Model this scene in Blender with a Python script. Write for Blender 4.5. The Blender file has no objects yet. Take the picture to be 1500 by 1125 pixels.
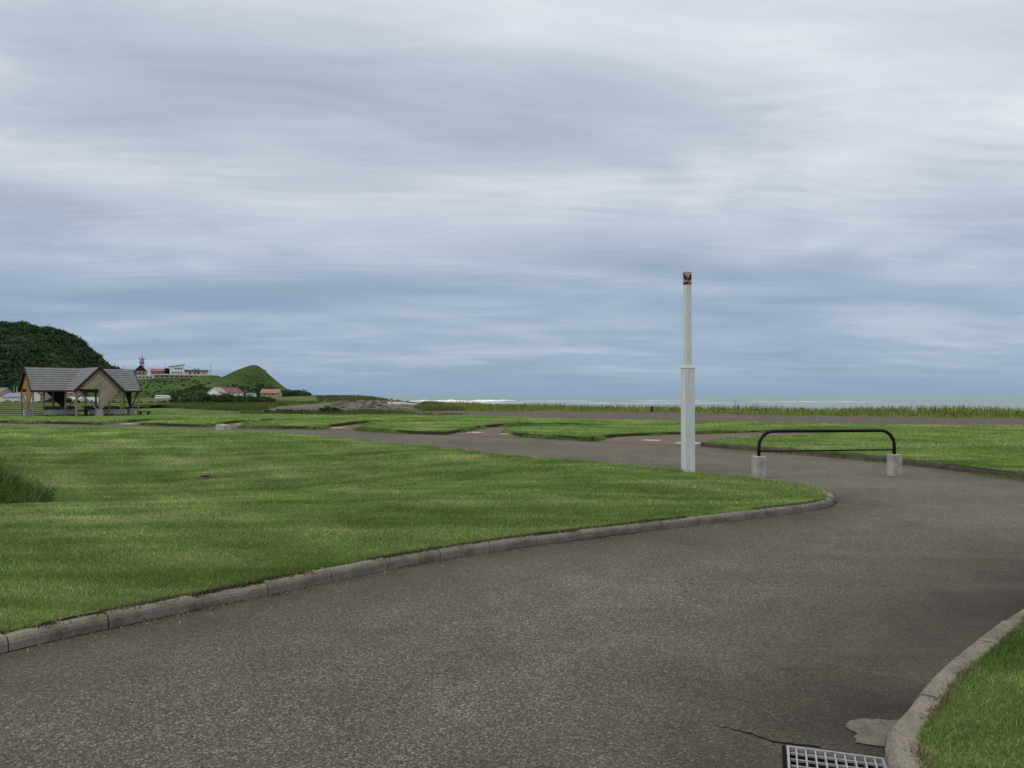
import bpy, math, random
import numpy as np
from mathutils import Vector, Matrix, noise as mnoise
from mathutils.geometry import delaunay_2d_cdt

random.seed(11)
rng = np.random.default_rng(11)
scene = bpy.context.scene
COL = scene.collection
R = math.radians

# ------------------------------------------------------------------ camera
EYE = 1.6
cd = bpy.data.cameras.new("camera")
cam = bpy.data.objects.new("camera", cd)
COL.objects.link(cam)
cam.location = (0, 0, EYE)
cam.rotation_euler = (R(90), 0, 0)
cd.sensor_width = 36
cd.lens = 27.6
cd.shift_y = 0.011
cd.clip_start = 0.05
cd.clip_end = 90000
scene.camera = cam

# ------------------------------------------------------------------ exposure
vs = scene.view_settings
vs.view_transform = 'Standard'
vs.look = 'None'
vs.gamma = 1
vs.exposure = 0.0
vs.use_curve_mapping = False

# ------------------------------------------------------------------ node helpers
class NT:
    def __init__(s, tree):
        s.t = tree
        s.n = tree.nodes
        s.l = tree.links

    def node(s, typ, **kw):
        n = s.n.new(typ)
        for k, v in kw.items():
            setattr(n, k, v)
        return n

    def put(s, sock, v):
        if isinstance(v, bpy.types.NodeSocket):
            s.l.new(v, sock)
        elif v is not None:
            if sock.type == 'RGBA' and len(v) == 3:
                v = (*v, 1)
            sock.default_value = v

    def math(s, op, a, b=None, c=None, clamp=False):
        n = s.node('ShaderNodeMath', operation=op, use_clamp=clamp)
        s.put(n.inputs[0], a)
        if b is not None: s.put(n.inputs[1], b)
        if c is not None: s.put(n.inputs[2], c)
        return n.outputs[0]

    def vmul(s, v, sc):
        n = s.node('ShaderNodeVectorMath', operation='MULTIPLY')
        s.put(n.inputs[0], v)
        n.inputs[1].default_value = sc
        return n.outputs[0]

    def noise(s, vec, scale, detail=4, rough=0.55, dist=0.0, out=0):
        n = s.node('ShaderNodeTexNoise')
        s.put(n.inputs['Vector'], vec)
        n.inputs['Scale'].default_value = scale
        n.inputs['Detail'].default_value = detail
        n.inputs['Roughness'].default_value = rough
        n.inputs['Distortion'].default_value = dist
        return n.outputs[out]

    def voro(s, vec, scale, feature='F1', out='Distance', rnd=1.0):
        n = s.node('ShaderNodeTexVoronoi', feature=feature)
        s.put(n.inputs['Vector'], vec)
        n.inputs['Scale'].default_value = scale
        n.inputs['Randomness'].default_value = rnd
        return n.outputs[out]

    def ramp(s, fac, stops, interp='LINEAR'):
        n = s.node('ShaderNodeValToRGB')
        cr = n.color_ramp
        cr.interpolation = interp
        while len(cr.elements) < len(stops):
            cr.elements.new(0.5)
        for e, (p, c) in zip(cr.elements, stops):
            e.position = p
            if isinstance(c, (int, float)):
                c = (c, c, c)
            e.color = (*c, 1)
        s.put(n.inputs[0], fac)
        return n.outputs[0]

    def mix(s, fac, a, b, mode='MIX'):
        n = s.node('ShaderNodeMix', data_type='RGBA', blend_type=mode)
        s.put(n.inputs[0], fac)
        s.put(n.inputs[6], a)
        s.put(n.inputs[7], b)
        return n.outputs[2]

    def maprange(s, v, a, b, c=0.0, d=1.0, smooth=True):
        n = s.node('ShaderNodeMapRange')
        if smooth: n.interpolation_type = 'SMOOTHSTEP'
        s.put(n.inputs[0], v)
        for i, x in enumerate((a, b, c, d)):
            n.inputs[i + 1].default_value = x
        return n.outputs[0]

    def bump(s, h, strength=0.5, dist=0.01):
        n = s.node('ShaderNodeBump')
        n.inputs['Strength'].default_value = strength
        n.inputs['Distance'].default_value = dist
        s.put(n.inputs['Height'], h)
        return n.outputs[0]

    def pos(s):
        return s.node('ShaderNodeNewGeometry').outputs['Position']

    def obco(s):
        return s.node('ShaderNodeTexCoord').outputs['Object']

    def sep(s, v):
        n = s.node('ShaderNodeSeparateXYZ')
        s.put(n.inputs[0], v)
        return n.outputs

    def comb(s, x, y, z):
        n = s.node('ShaderNodeCombineXYZ')
        for i, v in enumerate((x, y, z)):
            s.put(n.inputs[i], v)
        return n.outputs[0]

    def attr(s, name):
        return s.node('ShaderNodeAttribute', attribute_name=name).outputs['Fac']


MATS = {}
def material(name, fn, rough=0.9, spec=0.3, metal=0.0):
    m = bpy.data.materials.new(name)
    m.use_nodes = True
    t = NT(m.node_tree)
    b = m.node_tree.nodes['Principled BSDF']
    b.inputs['Roughness'].default_value = rough
    b.inputs['Specular IOR Level'].default_value = spec
    b.inputs['Metallic'].default_value = metal
    fn(t, b)
    MATS[name] = m
    return m

# ------------------------------------------------------------------ sky and sun
SUN_EL, SUN_ROT = R(50), R(242)
w = bpy.data.worlds.new("World")
scene.world = w
w.use_nodes = True
wt = NT(w.node_tree)
bg = w.node_tree.nodes['Background']
sky = wt.node('ShaderNodeTexSky', sky_type='NISHITA', sun_disc=False)
sky.sun_elevation = SUN_EL
sky.sun_rotation = SUN_ROT
sky.air_density = 1.0
sky.dust_density = 1.5
sky.ozone_density = 1.0
tc = wt.node('ShaderNodeTexCoord').outputs['Generated']
sx, sy, sz = wt.sep(tc)
el = wt.math('MAXIMUM', sz, 0.0)
inv = wt.math('DIVIDE', 1.0, wt.math('ADD', el, 0.09))
pvec = wt.comb(wt.math('MULTIPLY', sx, inv), wt.math('MULTIPLY', sy, inv), 0.0)
rotn = wt.node('ShaderNodeMapping')
rotn.inputs['Rotation'].default_value = (0, 0, R(-5))
rotn.inputs['Location'].default_value = (-6.0, 5.0, 0.0)
wt.put(rotn.inputs['Vector'], pvec)
pv = rotn.outputs[0]
def layers(v):
    a = wt.noise(wt.vmul(v, (0.50, 0.95, 1)), 1.0, 9, 0.56, 0.7)      # broad layers
    b = wt.noise(wt.vmul(v, (0.50, 1.5, 1)), 2.3, 9, 0.60, 1.1)       # torn streaks
    return wt.math('ADD', wt.math('MULTIPLY', a, 0.66), wt.math('MULTIPLY', b, 0.34))
shift = wt.node('ShaderNodeVectorMath', operation='ADD')
wt.put(shift.inputs[0], pv)
shift.inputs[1].default_value = (0.02, 0.11, 0)
base_l = layers(pv)
relief = wt.math('SUBTRACT', layers(shift.outputs[0]), base_l)       # lit upper and dark lower edges of the layers
c3 = wt.noise(wt.vmul(pv, (1.0, 1.4, 1)), 0.42, 3, 0.5, 0.2)         # very large lumps
cl = wt.math('ADD', wt.math('MULTIPLY', base_l, 0.70), wt.math('MULTIPLY', c3, 0.30))
cl = wt.math('ADD', cl, wt.math('MULTIPLY', relief, 0.45))
# cloud luminance per direction, in the units of a strength 0.1 background
cloud = wt.ramp(cl, [(0.39, (4.0, 4.6, 5.4)), (0.46, (5.05, 5.7, 6.6)), (0.53, (6.5, 7.05, 7.85)), (0.60, (8.3, 8.6, 9.1))])
# ramp colours clamp at 1, so scale down in the ramp and up after it
n = cloud.node
for e in n.color_ramp.elements:
    c = e.color
    e.color = (c[0] / 10, c[1] / 10, c[2] / 10, 1)
low = wt.ramp(cl, [(0.40, (0.275, 0.375, 0.52)), (0.50, (0.345, 0.445, 0.58)), (0.59, (0.47, 0.56, 0.67))])
elf = wt.maprange(el, 0.09, 0.26)
cc = wt.mix(elf, low, cloud)
hor = wt.maprange(el, 0.0, 0.05)
cc = wt.mix(hor, (0.27, 0.39, 0.535), cc)
gain = wt.math('ADD', 10.0, wt.math('MULTIPLY', wt.maprange(el, 0.44, 0.9), 7.0))   # bright overcast zenith
cc = wt.mix(wt.maprange(el, 0.45, 0.8), cc, (0.80, 0.76, 0.69))                    # white, slightly warm overhead
scal = wt.node('ShaderNodeVectorMath', operation='SCALE')
wt.put(scal.inputs[0], cc)
wt.put(scal.inputs[3], gain)
full = wt.mix(0.95, sky.outputs[0], scal.outputs[0])
wt.put(bg.inputs[0], full)
bg.inputs[1].default_value = 0.1

sd = bpy.data.lights.new("sun", 'SUN')
sd.energy = 0.9
sd.angle = R(14)
sd.color = (1.0, 0.93, 0.82)
sun = bpy.data.objects.new("sun", sd)
COL.objects.link(sun)
dirv = Vector((math.sin(SUN_ROT) * math.cos(SUN_EL), math.cos(SUN_ROT) * math.cos(SUN_EL), math.sin(SUN_EL)))
sun.rotation_euler = dirv.to_track_quat('Z', 'Y').to_euler()
sun.location = dirv * 50

# ------------------------------------------------------------------ mesh helpers
def tag(o, label=None, cat=None, group=None, kind=None):
    if label: o["label"] = label
    if cat: o["category"] = cat
    if group: o["group"] = group
    if kind: o["kind"] = kind
    return o

def empty(name, loc=(0, 0, 0), rz=0.0):
    o = bpy.data.objects.new(name, None)
    o.empty_display_size = 0.3
    COL.objects.link(o)
    o.location = loc
    o.rotation_euler = (0, 0, rz)
    return o

class MB:
    def __init__(s):
        s.v = []
        s.f = []

    def poly(s, pts):
        i = len(s.v)
        s.v += [tuple(p) for p in pts]
        s.f.append(tuple(range(i, i + len(pts))))
        return s

    def hexa(s, b, t):
        """closed solid from a bottom loop and a top loop (counter-clockwise from above)"""
        i = len(s.v)
        k = len(b)
        s.v += [tuple(p) for p in b] + [tuple(p) for p in t]
        s.f.append(tuple(range(i + k - 1, i - 1, -1)))
        s.f.append(tuple(range(i + k, i + 2 * k)))
        for j in range(k):
            j2 = (j + 1) % k
            s.f.append((i + j, i + j2, i + k + j2, i + k + j))
        return s

    def box(s, c, d, rz=0.0, ch=0.0):
        cx, cy, cz = c
        hx, hy, hz = d[0] / 2, d[1] / 2, d[2] / 2
        ca, sa = math.cos(rz), math.sin(rz)
        def q(x, y, z):
            return (cx + x * ca - y * sa, cy + x * sa + y * ca, cz + z)
        if ch <= 0:
            pts = [(-hx, -hy), (hx, -hy), (hx, hy), (-hx, hy)]
            return s.hexa([q(x, y, -hz) for x, y in pts], [q(x, y, hz) for x, y in pts])
        o8 = [(-hx + ch, -hy), (hx - ch, -hy), (hx, -hy + ch), (hx, hy - ch), (hx - ch, hy), (-hx + ch, hy), (-hx, hy - ch), (-hx, -hy + ch)]
        i = len(s.v)
        s.v += [q(x, y, -hz) for x, y in o8] + [q(x, y, hz - ch) for x, y in o8]
        k1 = 1 - ch / hx
        k2 = 1 - ch / hy
        s.v += [q(x * k1, y * k2, hz) for x, y in o8]
        s.f.append(tuple(range(i + 7, i - 1, -1)))
        for lv in (0, 8):
            for j in range(8):
                j2 = (j + 1) % 8
                s.f.append((i + lv + j, i + lv + j2, i + lv + 8 + j2, i + lv + 8 + j))
        s.f.append(tuple(range(i + 16, i + 24)))
        return s

    def bar(s, a, b, wd, dp=None):
        """rectangular bar between two points"""
        dp = dp or wd
        a, b = Vector(a), Vector(b)
        z = (b - a).normalized()
        up = Vector((0, 0, 1)) if abs(z.z) < 0.95 else Vector((0, 1, 0))
        x = z.cross(up).normalized()
        y = x.cross(z)
        x *= wd / 2
        y *= dp / 2
        return s.hexa([a - x - y, a - x + y, a + x + y, a + x - y][::-1], [b - x - y, b - x + y, b + x + y, b + x - y][::-1])

    def tube(s, pts, r, k=12, cap=True):
        pts = [Vector(p) for p in pts]
        rad = r if isinstance(r, (list, tuple)) else [r] * len(pts)
        i0 = len(s.v)
        prev = None
        for i, p in enumerate(pts):
            t = (pts[min(i + 1, len(pts) - 1)] - pts[max(i - 1, 0)]).normalized()
            if prev is None:
                up = Vector((0, 0, 1)) if abs(t.z) < 0.9 else Vector((0, 1, 0))
                x = t.cross(up).normalized()
            else:
                x = (prev - t * prev.dot(t)).normalized()
            prev = x
            y = t.cross(x)
            for j in range(k):
                a = 2 * math.pi * j / k
                s.v.append(tuple(p + (x * math.cos(a) + y * math.sin(a)) * rad[i]))
        for i in range(len(pts) - 1):
            for j in range(k):
                j2 = (j + 1) % k
                s.f.append((i0 + i * k + j, i0 + i * k + j2, i0 + (i + 1) * k + j2, i0 + (i + 1) * k + j))
        if cap:
            s.f.append(tuple(range(i0 + k - 1, i0 - 1, -1)))
            e = i0 + (len(pts) - 1) * k
            s.f.append(tuple(range(e, e + k)))
        return s

    def build(s, name, mat, parent=None, smooth=False, loc=None, rz=0.0):
        me = bpy.data.meshes.new(name)
        me.from_pydata(s.v, [], s.f)
        me.validate()
        me.update()
        if mat is not None:
            me.materials.append(MATS[mat] if isinstance(mat, str) else mat)
        if smooth:
            me.polygons.foreach_set('use_smooth', [True] * len(me.polygons))
        o = bpy.data.objects.new(name, me)
        COL.objects.link(o)
        if parent is not None: o.parent = parent
        if loc is not None: o.location = loc
        if rz: o.rotation_euler = (0, 0, rz)
        return o

def np_mesh(name, verts, faces, mat, attrs=None, smooth=False, parent=None):
    """verts (n,3), faces (m,k) arrays"""
    me = bpy.data.meshes.new(name)
    n, (m, k) = len(verts), faces.shape
    me.vertices.add(n)
    me.vertices.foreach_set('co', np.ascontiguousarray(verts, dtype=np.float32).ravel())
    me.loops.add(m * k)
    me.loops.foreach_set('vertex_index', np.ascontiguousarray(faces, dtype=np.int32).ravel())
    me.polygons.add(m)
    me.polygons.foreach_set('loop_start', np.arange(0, m * k, k, dtype=np.int32))
    me.polygons.foreach_set('loop_total', np.full(m, k, dtype=np.int32))
    me.update(calc_edges=True)
    for an, av in (attrs or {}).items():
        a = me.attributes.new(an, 'FLOAT', 'POINT')
        a.data.foreach_set('value', np.ascontiguousarray(av, dtype=np.float32))
    if smooth:
        me.polygons.foreach_set('use_smooth', np.ones(m, dtype=bool))
    me.materials.append(MATS[mat])
    o = bpy.data.objects.new(name, me)
    COL.objects.link(o)
    if parent is not None: o.parent = parent
    return o

def inside(pts, poly):
    x, y = pts[:, 0], pts[:, 1]
    r = np.zeros(len(pts), bool)
    p = np.asarray(poly)
    n = len(p)
    for i in range(n):
        x1, y1 = p[i]
        x2, y2 = p[(i + 1) % n]
        if y1 == y2: continue
        c = ((y1 > y) != (y2 > y)) & (x < (x2 - x1) * (y - y1) / (y2 - y1) + x1)
        r ^= c
    return r

def dist_line(pts, line):
    """distance to a polyline and sign (left of direction positive)"""
    best = np.full(len(pts), 1e9)
    sg = np.ones(len(pts))
    p = np.asarray(line, float)
    for a, b in zip(p[:-1], p[1:]):
        d = b - a
        L2 = d @ d
        if L2 < 1e-12: continue
        t = np.clip(((pts - a) @ d) / L2, 0, 1)
        q = a + t[:, None] * d
        e = pts - q
        dd = np.hypot(e[:, 0], e[:, 1])
        m = dd < best
        best = np.where(m, dd, best)
        cr = d[0] * (pts[:, 1] - a[1]) - d[1] * (pts[:, 0] - a[0])
        sg = np.where(m, np.sign(cr), sg)
    return best, sg

def smooth_line(ctrl, step, closed=False):
    """Catmull-Rom through control points, resampled at a step"""
    c = np.asarray(ctrl, float)
    if closed: ext = np.vstack([c[-1], c, c[0], c[1]])
    else: ext = np.vstack([2 * c[0] - c[1], c, 2 * c[-1] - c[-2]])
    out = []
    for i in range(1, len(ext) - 2):
        p0, p1, p2, p3 = ext[i - 1:i + 3]
        n = max(2, int(np.linalg.norm(p2 - p1) / step) + 1)
        t = np.linspace(0, 1, n, endpoint=False)[:, None]
        out.append(0.5 * (2 * p1 + (p2 - p0) * t + (2 * p0 - 5 * p1 + 4 * p2 - p3) * t ** 2 + (3 * p1 - p0 - 3 * p2 + p3) * t ** 3))
    if not closed: out.append(c[-1:])
    return np.vstack(out)

def offset_line(line, d):
    """shift to the left of the direction of travel by d"""
    p = np.asarray(line, float)
    t = np.gradient(p, axis=0)
    t /= np.linalg.norm(t, axis=1)[:, None] + 1e-9
    return p + np.stack([-t[:, 1], t[:, 0]], 1) * d

def triangulate(outline, spacing, holes=()):
    loops = [np.asarray(outline, float)] + [np.asarray(h, float) for h in holes]
    o = loops[0]
    pts, edges = [], []
    for lp in loops:
        b = len(pts)
        pts += [tuple(p) for p in lp]
        edges += [(b + i, b + (i + 1) % len(lp)) for i in range(len(lp))]
    lo, hi = o.min(0), o.max(0)
    for step, r0, r1 in spacing:
        gx = np.arange(lo[0], hi[0], step)
        gy = np.arange(lo[1], hi[1], step)
        g = np.stack(np.meshgrid(gx, gy), -1).reshape(-1, 2)
        g = g + rng.uniform(-0.2, 0.2, g.shape) * step
        r = np.hypot(g[:, 0], g[:, 1])
        g = g[(r >= r0) & (r < r1)]
        g = g[inside(g, o)]
        for lp in loops:
            d, _ = dist_line(g, np.vstack([lp, lp[:1]]))
            g = g[d > 0.3 * step]
        pts += [tuple(p) for p in g]
    v, e, f, *_ = delaunay_2d_cdt([Vector(p) for p in pts], edges, [], 0, 1e-5)
    v = np.array([tuple(p) for p in v])
    f = np.array(f)
    c = v[f].mean(1)
    k = inside(c, o)
    for h in loops[1:]:
        k &= ~inside(c, h)
    f = f[k]
    a, b, d = v[f[:, 0]], v[f[:, 1]], v[f[:, 2]]
    cr = (b[:, 0] - a[:, 0]) * (d[:, 1] - a[:, 1]) - (b[:, 1] - a[:, 1]) * (d[:, 0] - a[:, 0])
    f[cr < 0] = f[cr < 0][:, ::-1]
    return v, f

def skirted(v2, f, z, outline, zf, drop):
    """3-D arrays with the outline turned down by drop"""
    V = np.column_stack([v2, z])
    o = np.asarray(outline, float)
    area = 0.5 * np.sum(o[:, 0] * np.roll(o[:, 1], -1) - np.roll(o[:, 0], -1) * o[:, 1])
    if area < 0: o = o[::-1]
    n = len(o)
    zt = zf(o)
    top = np.column_stack([o, zt])
    bot = np.column_stack([o, zt - drop])
    b = len(V)
    V = np.vstack([V, top, bot])
    i = np.arange(n)
    j = (i + 1) % n
    q1 = np.stack([b + i, b + n + i, b + n + j], 1)
    q2 = np.stack([b + i, b + n + j, b + j], 1)
    return V, np.vstack([f, q1, q2])

def vnoise(pts, scale, seed=0.0):
    """cheap smooth value noise, vectorised"""
    p = pts * scale + seed
    i = np.floor(p).astype(int)
    f = p - i
    u = f * f * (3 - 2 * f)
    def h(a, b):
        x = np.sin(a * 127.1 + b * 311.7 + seed * 17.3) * 43758.5453
        return x - np.floor(x)
    a = h(i[:, 0], i[:, 1]); b = h(i[:, 0] + 1, i[:, 1])
    c = h(i[:, 0], i[:, 1] + 1); d = h(i[:, 0] + 1, i[:, 1] + 1)
    return (a * (1 - u[:, 0]) + b * u[:, 0]) * (1 - u[:, 1]) + (c * (1 - u[:, 0]) + d * u[:, 0]) * u[:, 1]

def fbm(pts, scale, seed=0.0, oct=4):
    s, a, t = 0, 0.5, 0
    for k in range(oct):
        s = s + a * vnoise(pts, scale * 2 ** k, seed + 7.7 * k)
        t += a
        a *= 0.5
    return s / t

def sstep(x, a, b):
    t = np.clip((x - a) / (b - a), 0, 1)
    return t * t * (3 - 2 * t)

# ------------------------------------------------------------------ materials
def grass_colour(t, p):
    """colour of the mown lawn at a world position: darker lush and paler dry patches, mowing streaks"""
    a = t.noise(p, 0.33, 5, 0.6)
    mp = t.node('ShaderNodeMapping')
    mp.inputs['Rotation'].default_value = (0, 0, R(18))
    mp.inputs['Scale'].default_value = (0.16, 1.0, 1)
    t.put(mp.inputs['Vector'], p)
    s = t.noise(mp.outputs[0], 1.5, 4, 0.6, 0.4)
    f = t.math('ADD', t.math('MULTIPLY', a, 0.5), t.math('MULTIPLY', s, 0.5))
    col = t.ramp(f, [(0.36, (0.060, 0.106, 0.022)), (0.47, (0.098, 0.160, 0.039)), (0.56, (0.152, 0.212, 0.070)), (0.65, (0.238, 0.266, 0.122))])
    d = t.noise(p, 0.9, 5, 0.65)
    # faint mowing bands
    mb_ = t.node('ShaderNodeMapping')
    mb_.inputs['Rotation'].default_value = (0, 0, R(-38))
    t.put(mb_.inputs['Vector'], p)
    bx_, by_, bz_ = t.sep(mb_.outputs[0])
    wob = t.math('MULTIPLY', t.noise(p, 0.25, 2), 2.2)
    band = t.math('SINE', t.math('MULTIPLY', t.math('ADD', bx_, wob), 4.6))
    col = t.mix(1.0, col, t.ramp(t.math('MULTIPLY_ADD', band, 0.5, 0.5), [(0.25, (0.93, 0.93, 0.93)), (0.75, (1.08, 1.07, 1.06))]), 'MULTIPLY')
    dry = t.maprange(d, 0.60, 0.74)
    return t.mix(t.math('MULTIPLY', dry, 0.5), col, (0.21, 0.19, 0.085))

def m_lawn(t, b):
    p = t.pos()
    c = grass_colour(t, p)
    fine = t.noise(p, 34, 4, 0.75)
    c = t.mix(1.0, c, t.ramp(fine, [(0.3, 0.35), (0.5, 0.75), (0.72, 1.3)]), 'MULTIPLY')
    nz = t.sep(t.node('ShaderNodeNewGeometry').outputs['True Normal'])[2]
    soil = t.mix(t.noise(p, 5, 5), (0.035, 0.034, 0.016), (0.095, 0.082, 0.044))
    c = t.mix(t.maprange(nz, 0.35, 0.6), soil, c)
    t.put(b.inputs['Base Color'], c)
    t.put(b.inputs['Normal'], t.bump(t.noise(p, 45, 4, 0.7), 0.9, 0.04))
material('lawn', m_lawn, 0.95, 0.1)

def m_blade(t, b):
    p = t.pos()
    c = grass_colour(t, p)
    v = t.attr('tint')
    h = t.attr('height')
    c = t.mix(1.0, c, t.ramp(v, [(0.0, (0.7, 0.8, 0.75)), (0.5, (1.5, 1.5, 1.45)), (0.88, (2.35, 2.2, 2.3)), (1.0, (4.2, 3.4, 4.0))]), 'MULTIPLY')
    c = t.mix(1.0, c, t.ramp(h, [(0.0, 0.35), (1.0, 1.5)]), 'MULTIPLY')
    t.put(b.inputs['Base Color'], c)
    tr = t.node('ShaderNodeBsdfTranslucent')
    t.put(tr.inputs[0], c)
    mx = t.node('ShaderNodeMixShader')
    mx.inputs[0].default_value = 0.42
    t.l.new(b.outputs[0], mx.inputs[1])
    t.l.new(tr.outputs[0], mx.inputs[2])
    out = [n for n in t.n if n.type == 'OUTPUT_MATERIAL'][0]
    t.l.new(mx.outputs[0], out.inputs[0])
material('grass_blade', m_blade, 0.7, 0.25)

def leafy(name, stops, trans=0.3, scale=0.5):
    def fn(t, b):
        v = t.attr('tint')
        p = t.pos()
        c = t.ramp(v, stops)
        c = t.mix(1.0, c, t.ramp(t.noise(p, scale, 3), [(0.3, 0.7), (0.7, 1.3)]), 'MULTIPLY')
        t.put(b.inputs['Base Color'], c)
        tr = t.node('ShaderNodeBsdfTranslucent')
        t.put(tr.inputs[0], c)
        mx = t.node('ShaderNodeMixShader')
        mx.inputs[0].default_value = trans
        t.l.new(b.outputs[0], mx.inputs[1])
        t.l.new(tr.outputs[0], mx.inputs[2])
        out = [n for n in t.n if n.type == 'OUTPUT_MATERIAL'][0]
        t.l.new(mx.outputs[0], out.inputs[0])
    material(name, fn, 0.75, 0.2)
leafy('bank_grass', [(0.0, (0.050, 0.092, 0.020)), (0.35, (0.125, 0.175, 0.034)), (0.7, (0.20, 0.235, 0.055)), (1.0, (0.34, 0.30, 0.12))], 0.3, 0.35)
leafy('wild_grass', [(0.0, (0.035, 0.075, 0.020)), (0.5, (0.085, 0.130, 0.036)), (1.0, (0.21, 0.20, 0.085))], 0.3, 0.2)
leafy('leaf_dark', [(0.0, (0.022, 0.042, 0.024)), (0.6, (0.046, 0.080, 0.040)), (1.0, (0.080, 0.122, 0.056))], 0.2, 0.12)
leafy('leaf_scrub', [(0.0, (0.024, 0.052, 0.016)), (0.6, (0.046, 0.088, 0.024)), (1.0, (0.080, 0.130, 0.040))], 0.2, 0.15)
leafy('hill_scrub', [(0.0, (0.026, 0.050, 0.022)), (0.6, (0.048, 0.084, 0.032)), (1.0, (0.080, 0.118, 0.046))], 0.2, 0.05)
leafy('dead_blade', [(0.0, (0.028, 0.022, 0.013)), (0.6, (0.085, 0.066, 0.036)), (1.0, (0.25, 0.21, 0.125))], 0.2, 6.0)
leafy('weed_leaf', [(0.0, (0.045, 0.090, 0.025)), (0.6, (0.10, 0.17, 0.045)), (1.0, (0.20, 0.26, 0.08))], 0.45, 2.0)
leafy('weed_grass', [(0.0, (0.05, 0.115, 0.028)), (0.5, (0.11, 0.20, 0.05)), (1.0, (0.24, 0.29, 0.10))], 0.45, 2.0)
leafy('straw', [(0.0, (0.12, 0.12, 0.045)), (1.0, (0.24, 0.21, 0.11))], 0.3, 1.0)

def m_asphalt(t, b):
    p = t.pos()
    gut = t.attr('gutter')
    big = t.noise(p, 0.22, 5, 0.6)
    mid = t.noise(p, 1.7, 5, 0.62, 0.3)
    base = t.ramp(big, [(0.32, (0.082, 0.0745, 0.060)), (0.5, (0.104, 0.094, 0.076)), (0.68, (0.130, 0.117, 0.094))])
    base = t.mix(1.0, base, t.ramp(mid, [(0.3, 0.84), (0.7, 1.14)]), 'MULTIPLY')
    # exposed aggregate: each voronoi cell is a chip of its own tone
    vo = t.node('ShaderNodeTexVoronoi', feature='F1')
    t.put(vo.inputs['Vector'], p)
    vo.inputs['Scale'].default_value = 118
    cellv = t.sep(vo.outputs['Color'])
    chip = t.ramp(cellv[0], [(0.0, 0.12), (0.30, 0.5), (0.62, 1.0), (0.84, 1.65), (0.95, 2.6), (1.0, 3.8)])
    chip2 = t.noise(p, 55, 2, 0.6)
    chip = t.mix(0.25, chip, t.ramp(chip2, [(0.3, 0.55), (0.7, 1.5)]))
    clean = t.math('SUBTRACT', 1.0, t.math('MULTIPLY', gut, 0.55))
    c = t.mix(t.math('MULTIPLY', clean, 0.95), base, t.mix(1.0, base, chip, 'MULTIPLY'))
    warm = t.mix(t.maprange(cellv[1], 0.4, 0.9), (0.98, 0.99, 1.01), (1.03, 1.0, 0.94))
    c = t.mix(1.0, c, warm, 'MULTIPLY')
    # silt and damp stains along the gutter
    gm = t.math('MULTIPLY', gut, t.ramp(t.noise(p, 0.8, 5, 0.65, 0.6), [(0.35, 0.6), (0.62, 1.0)]), clamp=True)
    c = t.mix(gm, c, t.mix(1.0, c, (0.27, 0.262, 0.262), 'MULTIPLY'))
    # wear streaks of pale dust
    mp = t.node('ShaderNodeMapping')
    mp.inputs['Rotation'].default_value = (0, 0, R(-35))
    mp.inputs['Scale'].default_value = (0.25, 1.6, 1)
    t.put(mp.inputs['Vector'], p)
    st = t.noise(mp.outputs[0], 0.7, 4, 0.6, 0.5)
    c = t.mix(t.math('MULTIPLY', t.maprange(st, 0.52, 0.75), 0.13), c, (0.190, 0.168, 0.134))
    t.put(b.inputs['Base Color'], c)
    h = t.math('ADD', t.math('MULTIPLY', vo.outputs['Distance'], -1.0), t.math('MULTIPLY', chip2, 0.6))
    t.put(b.inputs['Normal'], t.bump(h, 0.55, 0.006))
material('asphalt', m_asphalt, 0.85, 0.25)

def m_paver(t, b):
    p = t.pos()
    mp = t.node('ShaderNodeMapping')
    mp.inputs['Rotation'].default_value = (0, 0, R(30))
    t.put(mp.inputs['Vector'], p)
    br = t.node('ShaderNodeTexBrick')
    t.put(br.inputs['Vector'], mp.outputs[0])
    br.inputs['Scale'].default_value = 4.0
    br.inputs['Color1'].default_value = (0.150, 0.108, 0.082, 1)
    br.inputs['Color2'].default_value = (0.122, 0.096, 0.075, 1)
    br.inputs['Mortar'].default_value = (0.07, 0.06, 0.045, 1)
    c = t.mix(t.maprange(t.noise(p, 0.7, 5, 0.6), 0.45, 0.7), br.outputs[0], (0.130, 0.120, 0.085))
    t.put(b.inputs['Base Color'], c)
material('pavers', m_paver, 0.9, 0.2)

def concrete(name, col, dark=0.55, sc=6.0, moss=0.0):
    def fn(t, b):
        p = t.pos()
        a = t.noise(p, sc, 6, 0.65)
        f = t.noise(p, 75, 4, 0.75)
        c = t.ramp(a, [(0.3, tuple(x * dark for x in col)), (0.5, col), (0.72, tuple(min(1, x * 1.22) for x in col))])
        c = t.mix(1.0, c, t.ramp(f, [(0.32, 0.62), (0.5, 0.96), (0.7, 1.36)]), 'MULTIPLY')
        if moss:
            g = t.maprange(t.noise(p, 2.3, 5, 0.65), 0.52, 0.66)
            c = t.mix(t.math('MULTIPLY', g, moss), c, (0.075, 0.075, 0.045))
        t.put(b.inputs['Base Color'], c)
        t.put(b.inputs['Normal'], t.bump(t.math('ADD', f, a), 0.5, 0.004))
    material(name, fn, 0.9, 0.2)
concrete('kerb_concrete', (0.195, 0.180, 0.152), 0.55, 4.0, 0.55)
concrete('kerb_old', (0.085, 0.075, 0.060), 0.5, 4.0, 0.6)
concrete('block_concrete', (0.38, 0.37, 0.345), 0.72, 7.0, 0.12)
concrete('patch_concrete', (0.122, 0.116, 0.097), 0.6, 9.0)
concrete('slab_concrete', (0.42, 0.40, 0.36), 0.7, 3.0)
concrete('pit_concrete', (0.06, 0.06, 0.062), 0.5, 5.0)
concrete('stone_grey', (0.155, 0.145, 0.132), 0.45, 1.2)
concrete('driftwood', (0.55, 0.53, 0.49), 0.75, 2.0)

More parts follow.
